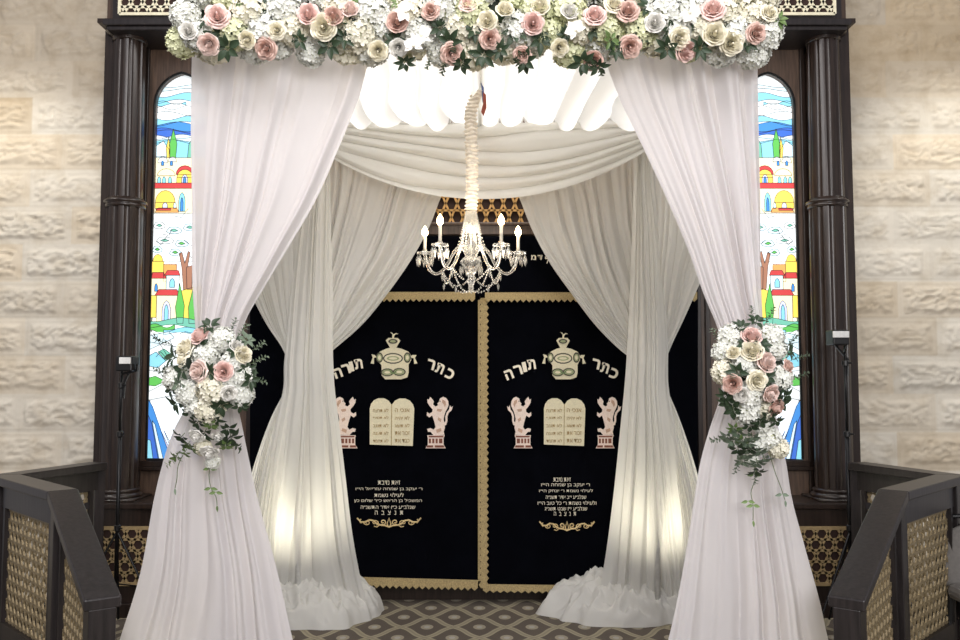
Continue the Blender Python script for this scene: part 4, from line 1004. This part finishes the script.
def bouquet(side):
    s = side == 'left'; BY = FY-.14
    c = P(213 if s else 755, 375, BY)
    t = thing('floral_bouquet', c, 'bouquet of white hydrangeas and %s roses on the %s front drape' % ('peach' if s else 'cream and blush', side), 'bouquet', 'tie-back bouquets')
    mb = MB(); mb.ball(P(213 if s else 755, 376, BY+.03), .13, 14, 0, (1, .5, 1.25)); mb.build('foliage_core', M['leaf'], t, smooth=True)
    if s:
        ro = [(199, 335, 'pink', 10), (184, 348, 'cream', 11), (244, 354, 'cream', 9), (197, 371, 'blush', 10.5), (223, 371, 'pink', 9.5), (218, 437, 'white', 6.5), (209, 453, 'white', 9), (196, 437, 'white', 8), (229, 394, 'white', 8), (181, 360, 'cream', 7), (237, 345, 'white', 7)]
        hy = [(222, 340, 12), (206, 356, 12), (176, 378, 12), (213, 389, 15), (233, 362, 11), (242, 376, 12), (241, 394, 12), (210, 408, 14), (190, 392, 13), (228, 380, 11), (196, 405, 11), (203, 447, 8), (213, 462, 7)]
        dk_ = [(210, 327), (175, 357), (183, 370), (172, 390), (210, 372), (236, 350), (191, 412), (198, 422), (215, 418), (228, 428), (231, 437), (222, 440), (182, 436), (188, 444), (205, 432), (240, 405), (247, 370), (178, 403), (221, 405), (200, 346), (168, 372)]
        fr_ = [(211, 424), (185, 452), (192, 447), (176, 456), (226, 445)]
        gr_ = [(180, 385), (246, 340), (250, 380)]
        sp = [(250, 365, 'grey', (1, -.2, .5)), (248, 378, 'grey', (1, -.2, -.2)), (238, 340, 'grey', (.6, -.2, 1)), (180, 450, 'fresh', (-.7, -.3, -.8)), (172, 345, 'dark', (-1, -.2, .6)), (228, 335, 'grey', (.4, -.1, 1)), (225, 440, 'dark', (.8, -.3, -.5)), (250, 352, 'grey', (1, -.2, .8)), (172, 375, 'grey', (-1, 0, .2))]
        vines = [[(212, 462), (209, 474), (211, 488), (216, 497), (217, 505)], [(183, 455), (178, 466), (177, 478), (175, 488)]]
        lv = [((211, 488), 'leaf2'), ((216, 492), 'leaf2'), ((177, 474), 'leaf'), ((210, 468), 'leaf')]
    else:
        ro = [(752, 335, 'pink', 10), (752, 350, 'cream', 11), (767, 361, 'blush', 11), (758, 381, 'cream', 10), (772, 394, 'blush', 9), (732, 384, 'dusty', 9.5), (777, 408, 'dusty', 9), (789, 366, 'dusty', 7), (741, 395, 'white', 8), (733, 352, 'cream', 7)]
        hy = [(732, 338, 13), (770, 338, 13), (745, 364, 12), (725, 372, 12), (779, 378, 12), (749, 394, 13), (746, 410, 13), (764, 410, 9), (776, 350, 10), (724, 352, 11), (768, 438, 12), (778, 448, 10), (757, 446, 9), (762, 425, 9), (752, 460, 7)]
        dk_ = [(756, 322), (742, 328), (760, 345), (728, 402), (733, 408), (726, 396), (766, 378), (783, 386), (784, 396), (768, 414), (775, 420), (760, 420), (745, 345), (738, 372), (788, 352), (780, 402), (750, 425)]
        fr_ = [(735, 428), (742, 440)]
        gr_ = [(738, 432), (748, 442), (738, 448), (752, 436), (746, 454), (760, 450), (757, 462), (733, 440), (764, 458), (756, 470), (728, 436), (742, 460), (750, 448)]
        sp = [(752, 325, 'grey', (-.1, -.1, 1)), (785, 350, 'grey', (.7, -.2, .9)), (790, 360, 'grey', (1, -.2, .2)), (728, 436, 'grey', (-1, -.2, -.3)), (790, 380, 'grey', (1, 0, .5)), (720, 345, 'grey', (-.6, -.1, 1)), (765, 325, 'grey', (.4, 0, 1)), (740, 455, 'grey', (-.4, -.3, -1)), (755, 465, 'grey', (0, -.3, -1))]
        vines = [[(754, 465), (755, 480), (751, 492), (753, 505), (753, 520)], [(770, 455), (775, 472), (780, 485), (785, 500)]]
        lv = [((748, 501), 'leaf2'), ((753, 505), 'leaf2'), ((782, 494), 'leaf3'), ((754, 474), 'leaf')]
    cx, cy = (213, 373) if s else (755, 373)
    def dr(px, py): return Vector(((px-cx)/38, -1, -(py-cy)/50))
    def dep(px, py):
        r2 = ((px-cx)/48)**2+((py-cy)/58)**2; return BY-.10*max(0, 1-r2)
    for px, py, c_, r in ro: put('rose', rnd.choice(RM[c_]), t, P(px, py, dep(px, py)-.055), r*BY/850, dr(px, py)+Vector((rnd.uniform(-.2, .2), 0, rnd.uniform(-.1, .2))), {'pink': 'peach pink rose', 'blush': 'blush rose', 'dusty': 'dusty pink rose', 'cream': 'cream rose', 'white': 'white rose'}[c_])
    for i, (px, py, r) in enumerate(hy): put('hydrangea', HM['cream' if i % 4 == 3 else 'white'][i % 2], t, P(px, py, dep(px, py)), r*BY/850*1.02, dr(px, py))
    for px, py in dk_: put('leaf_cluster', rnd.choice(LM['dark']), t, P(px, py, dep(px, py)-.035), rnd.uniform(9, 12)*BY/850, dr(px, py))
    for px, py in fr_: put('leaf_cluster', LM['fresh'][0], t, P(px, py, dep(px, py)-.05), 9*BY/850, dr(px, py), 'bright green leaves')
    for px, py in gr_: put('leaf_cluster', LM['grey'][0] if rnd.random() < .75 else LM['dark'][0], t, P(px, py, dep(px, py)-.05), 10.5*BY/850, dr(px, py), 'grey green leaves')
    for px, py, k_, d in sp: put('leaf_sprig', rnd.choice(SM[k_]), t, P(px, py, BY), 15*BY/850, d)
    for vi, vl in enumerate(vines):
        mb = MB(); pts = [P(x, y, FY-.14) for x, y in vl]; n_ = 16; sm = [catm(pts, i/(n_-1)) for i in range(n_)]
        mb.tube(sm, .0016, 5)
        for (px, py), mt in lv:
            if min(abs(px-x)+abs(py-y) for x, y in vl) < 12 and (vi == 0) == (abs(px-vl[0][0]) < 12):
                b_ = P(px, py, FY-.142)
                for dx in (-1, 1): leaf_geo(mb, b_, (dx, -.2, -.25), (0, -1, .1), .03, .014, 1, .2)
        leaf_geo(mb, sm[-1], (0.1, -.1, -1), (0, -1, 0), .03, .010, 1, .1)
        mb.build('trailing_vine', [M['stem'], M['leaf2'] if vi == 0 else M['leaf3']], t, smooth=True)
bouquet('left'); bouquet('right')

# ------------------------------------------------------------------ railings
def railing(side):
    s = side == 'left'; ZT = 1.03
    A = P(103 if s else 846, 598, 3.32); B = PZ(63 if s else 893, 490, ZT); Cc = PZ(5 if s else 951, 474.5, ZT); D = PZ(99 if s else 856, 462, ZT)
    t = thing('wooden_railing', (B.x, B.y, 0), 'dark wooden stair railing with lattice panels on the %s side of the canopy' % side, 'railing', 'dark lattice railings')
    up = Vector((0, 0, 1)); sg = -1 if s else 1
    cw, ct = .135, .045
    def cap(p, q, ext0=0, ext1=0, name='handrail'):
        d = (q-p).normalized(); p = p-d*ext0; q = q+d*ext1
        mb = MB(); off = Vector((0, 0, -ct/2)); mb.bar(p+off, q+off, cw, ct, up); mb.build(name, M['wood2'], t, bevel=.006)
    # mitred caps
    def mitre(pts):
        n = len(pts); L = []; Rr = []
        for i in range(n):
            d0 = (pts[i]-pts[i-1]) if i else (pts[1]-pts[0]); d1 = (pts[i+1]-pts[i]) if i < n-1 else d0
            h0 = Vector((d0.x, d0.y, 0)).normalized(); h1 = Vector((d1.x, d1.y, 0)).normalized(); h = (h0+h1).normalized(); q_ = Vector((-h.y, h.x, 0)); w_ = cw/2/max(.4, h.dot(h0))
            L.append(pts[i]+q_*w_); Rr.append(pts[i]-q_*w_)
        return L, Rr
    L, Rr = mitre([A, B, Cc, D])
    for i in range(3):
        mb = MB(); dn = Vector((0, 0, -ct)); mb.add([L[i], L[i+1], Rr[i+1], Rr[i], L[i]+dn, L[i+1]+dn, Rr[i+1]+dn, Rr[i]+dn], [(0, 1, 2, 3), (7, 6, 5, 4), (0, 4, 5, 1), (1, 5, 6, 2), (2, 6, 7, 3), (3, 7, 4, 0)])
        mb.build('handrail', M['wood2'], t, bevel=.006)
    def post(p, w_=.075, z=None):
        mb = MB(); mb.bbox(p.x-w_/2, p.x+w_/2, p.y-w_/2, p.y+w_/2, 0, (z or p.z)-ct); mb.build('post', M['wood2'], t, bevel=.004)
    # newel oriented along the slope
    d = Vector(((B-A).x, (B-A).y, 0)).normalized(); q_ = Vector((-d.y, d.x, 0))
    def opost(p, w_, ax):
        mb = MB(); h = p.z-ct; mb.box((p.x, p.y, h/2), (w_, w_, h), (ax, Vector((-ax.y, ax.x, 0)), up)); mb.build('post', M['wood2'], t, bevel=.004)
    An = A+d*.05; An.z = A.z+.005
    opost(An, .10, d); opost(B, .085, d); d2 = Vector(((Cc-B).x, (Cc-B).y, 0)).normalized(); opost(Cc, .075, d2); opost(D, .06, d2)
    def panel(p, q, zp, zq, z0p, z0q, nfr):
        """framed lattice panel between two posts"""
        dd = Vector((q.x-p.x, q.y-p.y, 0)); LL = dd.length; dd.normalize(); nn = Vector((-dd.y, dd.x, 0))
        if nn.y > 0: nn = -nn
        p0 = Vector((p.x, p.y, 0))
        W = lambda x, z, e=0: p0+dd*x+up*z+nn*e
        rt = .075 if z0p < .2 else .12
        mb = MB()
        def qd(pts, th=.045): mb.prism([W(x, z, th/2) for x, z in pts], -nn*th)
        qd([(0, zp), (LL, zq), (LL, zq-rt), (0, zp-rt)]); mb.build('top_rail', M['wood2'], t)
        mb = MB(); qd([(0, z0p), (LL, z0q), (LL, z0q-.10), (0, z0p-.10)]); mb.build('bottom_rail', M['wood2'], t)
        mb = MB(); qd([(.03, zp-rt), (.06, zp-rt), (.06, z0p), (.03, z0p)]); mb.build('stile', M['wood2'], t); mb = MB(); qd([(LL-.06, zq-rt), (LL-.03, zq-rt), (LL-.03, z0q), (LL-.06, z0q)]); mb.build('stile', M['wood2'], t)
        f0 = .055/LL; za = lambda x: zp-rt+(zq-zp)*x/LL; zb_ = lambda x: z0p+(z0q-z0p)*x/LL
        poly = [(.05, zb_(.05)), (LL-.05, zb_(LL-.05)), (LL-.05, za(LL-.05)), (.05, za(.05))]
        mb = MB(); lattice(mb, poly, p0, dd, up, .06, .0095, .008, nn); mb.build('lattice_panel', M['raillat'], t)
    panel(A+d*.10, B-d*.05, A.z-.02, B.z-ct-.02, .12, .12, 1)
    panel(B+d2*.045, Cc-d2*.04, ZT-ct, ZT-ct, .27, .27, 1)
    d3 = Vector(((D-Cc).x, (D-Cc).y, 0)).normalized()
    panel(Cc+d3*.04, D-d3*.03, ZT-ct, ZT-ct, .27, .27, 1)
    # raised deck behind the level rails
railing('left'); railing('right')

# ------------------------------------------------------------------ light stands, cords, chair
def stand(side):
    s = side == 'left'; Y = 5.35; px = 121.5 if s else 845.5
    b0 = P(px, 374, Y); t = thing('light_stand', (b0.x, Y, 0), 'thin black tripod stand with a small spotlight in front of the %s column' % side, 'light stand', 'tripod light stands')
    hz = P(px, 366 if s else 344, Y).z
    mb = MB(); mb.tube([(b0.x, Y, .25), (b0.x, Y, 1.2)], .013, 10); mb.tube([(b0.x, Y, 1.2), (b0.x, Y, hz)], .009, 10); mb.build('pole', M['blackm'], t, smooth=True)
    for zz in (1.2, hz-.12, .62):
        mb = MB(); mb.lathe([(.012, zz-.02), (.02, zz-.015), (.02, zz+.015), (.012, zz+.02)], (b0.x, Y, 0), 12); mb.tube([(b0.x, Y, zz), (b0.x+.035, Y-.02, zz)], .006, 6); mb.build('clamp', M['black'], t)
    for i in range(3):
        a = R(100+i*120); mb = MB(); mb.tube([(b0.x, Y, .6), (b0.x+.36*math.cos(a), Y+.2*math.sin(a), .01)], .008, 8); mb.tube([(b0.x, Y, .28), (b0.x+.2*math.cos(a), Y+.11*math.sin(a), .27)], .005, 6)
        mb.build('leg', M['blackm'], t)
    mb = MB(); hd = P(127 if s else 838, 364 if s else 338, Y-.05); w_ = .055
    mb.bbox(hd.x-.05, hd.x+.05, Y-.10, Y+.02, hd.z-.045, hd.z+.05); hh = mb.build('lamp_head', M['black'], t, bevel=.008)
    mb = MB(); mb.bbox(hd.x-.035+(.01 if s else -.02), hd.x+.045, Y-.112, Y-.10, hd.z+.0, hd.z+.04); mb.build('lens', M['whitep'], hh, bevel=.003)
    mb = MB(); mb.tube([(b0.x, Y, hz-.05), (hd.x+.055, Y-.03, hz-.03), (hd.x+.06, Y-.04, hd.z)], .007, 6); mb.tube([(hd.x, Y, hd.z-.04), (b0.x+.02, Y, hz-.1), (b0.x+.015, Y, hz-.2)], .008, 6); mb.build('bracket', M['black'], t)
stand('left'); stand('right')
def cord(pts, mat, lab, r=.005):
    mb = MB(); p = [Vector(q_) for q_ in pts]; mb.tube([catm(p, i/40) for i in range(41)], r, 8); o = mb.build('cable', mat, smooth=True); tag(o, lab, 'cable')
cord([PZ(112, 610, .01), PZ(117, 613, .01), PZ(124, 612, .012), PZ(130, 606, .03), PZ(136, 604, .01)], M['cord'], 'white cable on the carpet behind the left front drape', .006)
cord([PZ(813, 608, .01), PZ(820, 612, .012), PZ(829, 613, .012), PZ(838, 616, .01), PZ(846, 614, .01)], M['cord'], 'white cable on the carpet beside the right front drape', .006)
def chair():
    c = PZ(980, 640, 0); Y = 4.35; c = P(1008, 374, Y)
    t = thing('upholstered_chair', (c.x, Y, 0), 'grey upholstered chair at the right edge behind the right railing', 'chair')
    zt = P(958, 527, Y).z; x = c.x
    mb = MB(); pts = []; 
    vs = []
    for i in range(14):
        f = i/13
        for j in range(16):
            u = j/15*2-1; zz = .46+(zt-.46)*f; hw = .24*(1-.15*f*f*f); vs.append((x+u*hw, Y+.22-.05*(1-u*u)+.02*f, zz-(.06*u*u*f)))
    mb.grid(vs, 16, 14); o = mb.build('backrest', M['chair'], t, smooth=True, rec=False); md = o.modifiers.new('s', 'SOLIDIFY'); md.thickness = .07
    mb = MB(); mb.bbox(x-.25, x+.25, Y-.25, Y+.2, .40, .48); mb.build('seat', M['chair'], t, bevel=.03)
    mb = MB(); mb.tube([(x-.25, Y+.24, .44), (x-.245, Y+.25, zt-.06), (x-.2, Y+.26, zt+.012), (x+.2, Y+.26, zt+.012), (x+.245, Y+.25, zt-.06), (x+.25, Y+.24, .44)], .013, 8); mb.build('back_frame', M['black'], t, smooth=True)
    for sx in (-1, 1):
        for sy in (-1, 1):
            mb = MB(); mb.tube([(x+sx*.22, Y+sy*.2, .41), (x+sx*.24, Y+sy*.23, 0)], [.02, .014], 8); mb.build('leg', M['black'], t)
chair()

# ------------------------------------------------------------------ light
def area(name, loc, size, power, col=(1, 1, 1), target=None, sy=None):
    l = bpy.data.lights.new(name, 'AREA'); l.energy = power; l.color = col; l.size = size
    if sy: l.shape = 'RECTANGLE'; l.size_y = sy
    o = bpy.data.objects.new(name, l); COL.objects.link(o); o.location = loc
    d = Vector(target or (loc[0], loc[1], 0))-Vector(loc); o.rotation_euler = d.to_track_quat('-Z', 'Y').to_euler(); return o
def point(name, loc, power, col, r=.05):
    l = bpy.data.lights.new(name, 'POINT'); l.energy = power; l.color = col; l.shadow_soft_size = r
    o = bpy.data.objects.new(name, l); COL.objects.link(o); o.location = loc; return o
def spot(name, loc, tgt, power, col, ang=60, r=.05):
    l = bpy.data.lights.new(name, 'SPOT'); l.energy = power; l.color = col; l.spot_size = R(ang); l.spot_blend = .8; l.shadow_soft_size = r
    o = bpy.data.objects.new(name, l); COL.objects.link(o); o.location = loc; o.rotation_euler = (Vector(tgt)-Vector(loc)).to_track_quat('-Z', 'Y').to_euler(); return o
area('ceiling_light_front', (-1.4, .6, 5.2), 2.2, 130, (1, .96, .96), (0, 4.2, 1.0))
area('fill_light_back', (1.2, -2.2, 3.3), 2.4, 260, (1, .98, .97), (0, 5.2, 1.7))  # added fill behind the camera, set low to reach under the garland
area('ceiling_light_canopy', (0, 4.7, 5.0), 1.8, 85, (1, .97, .93))
for sg in (-1, 1): spot('wall_washer', (sg*3.7, 4.95, 4.3), (sg*3.35, 6.15, 2.2), 90, (1, .96, .88), 78, .12)
warm = (1, .92, .62)
for sg in (-1, 1):
    bx = P(290, 374, 5.4).x if sg < 0 else P(664, 374, 5.4).x
    spot('uplight_rear', (bx, 5.80, .50), (bx, 5.42, .95), 30, (1, .94, .76), 130, .2)
    spot('uplight_front', (P(165 if sg < 0 else 800, 374, 3.95).x, 4.0, .05), (P(185 if sg < 0 else 780, 374, 3.8).x, 3.72, .9), 6, warm, 70)
point('chandelier_glow', (cx0, CH, zc(230)), 13, (1, .88, .70), .28)
w = bpy.data.worlds.new('world'); S.world = w; w.use_nodes = True
w.node_tree.nodes['Background'].inputs[0].default_value = (.95, .93, 1, 1); w.node_tree.nodes['Background'].inputs[1].default_value = .35
S.view_settings.view_transform = 'Standard'; S.view_settings.look = 'None'; S.view_settings.gamma = 1; S.view_settings.use_curve_mapping = False
S.view_settings.exposure = .08
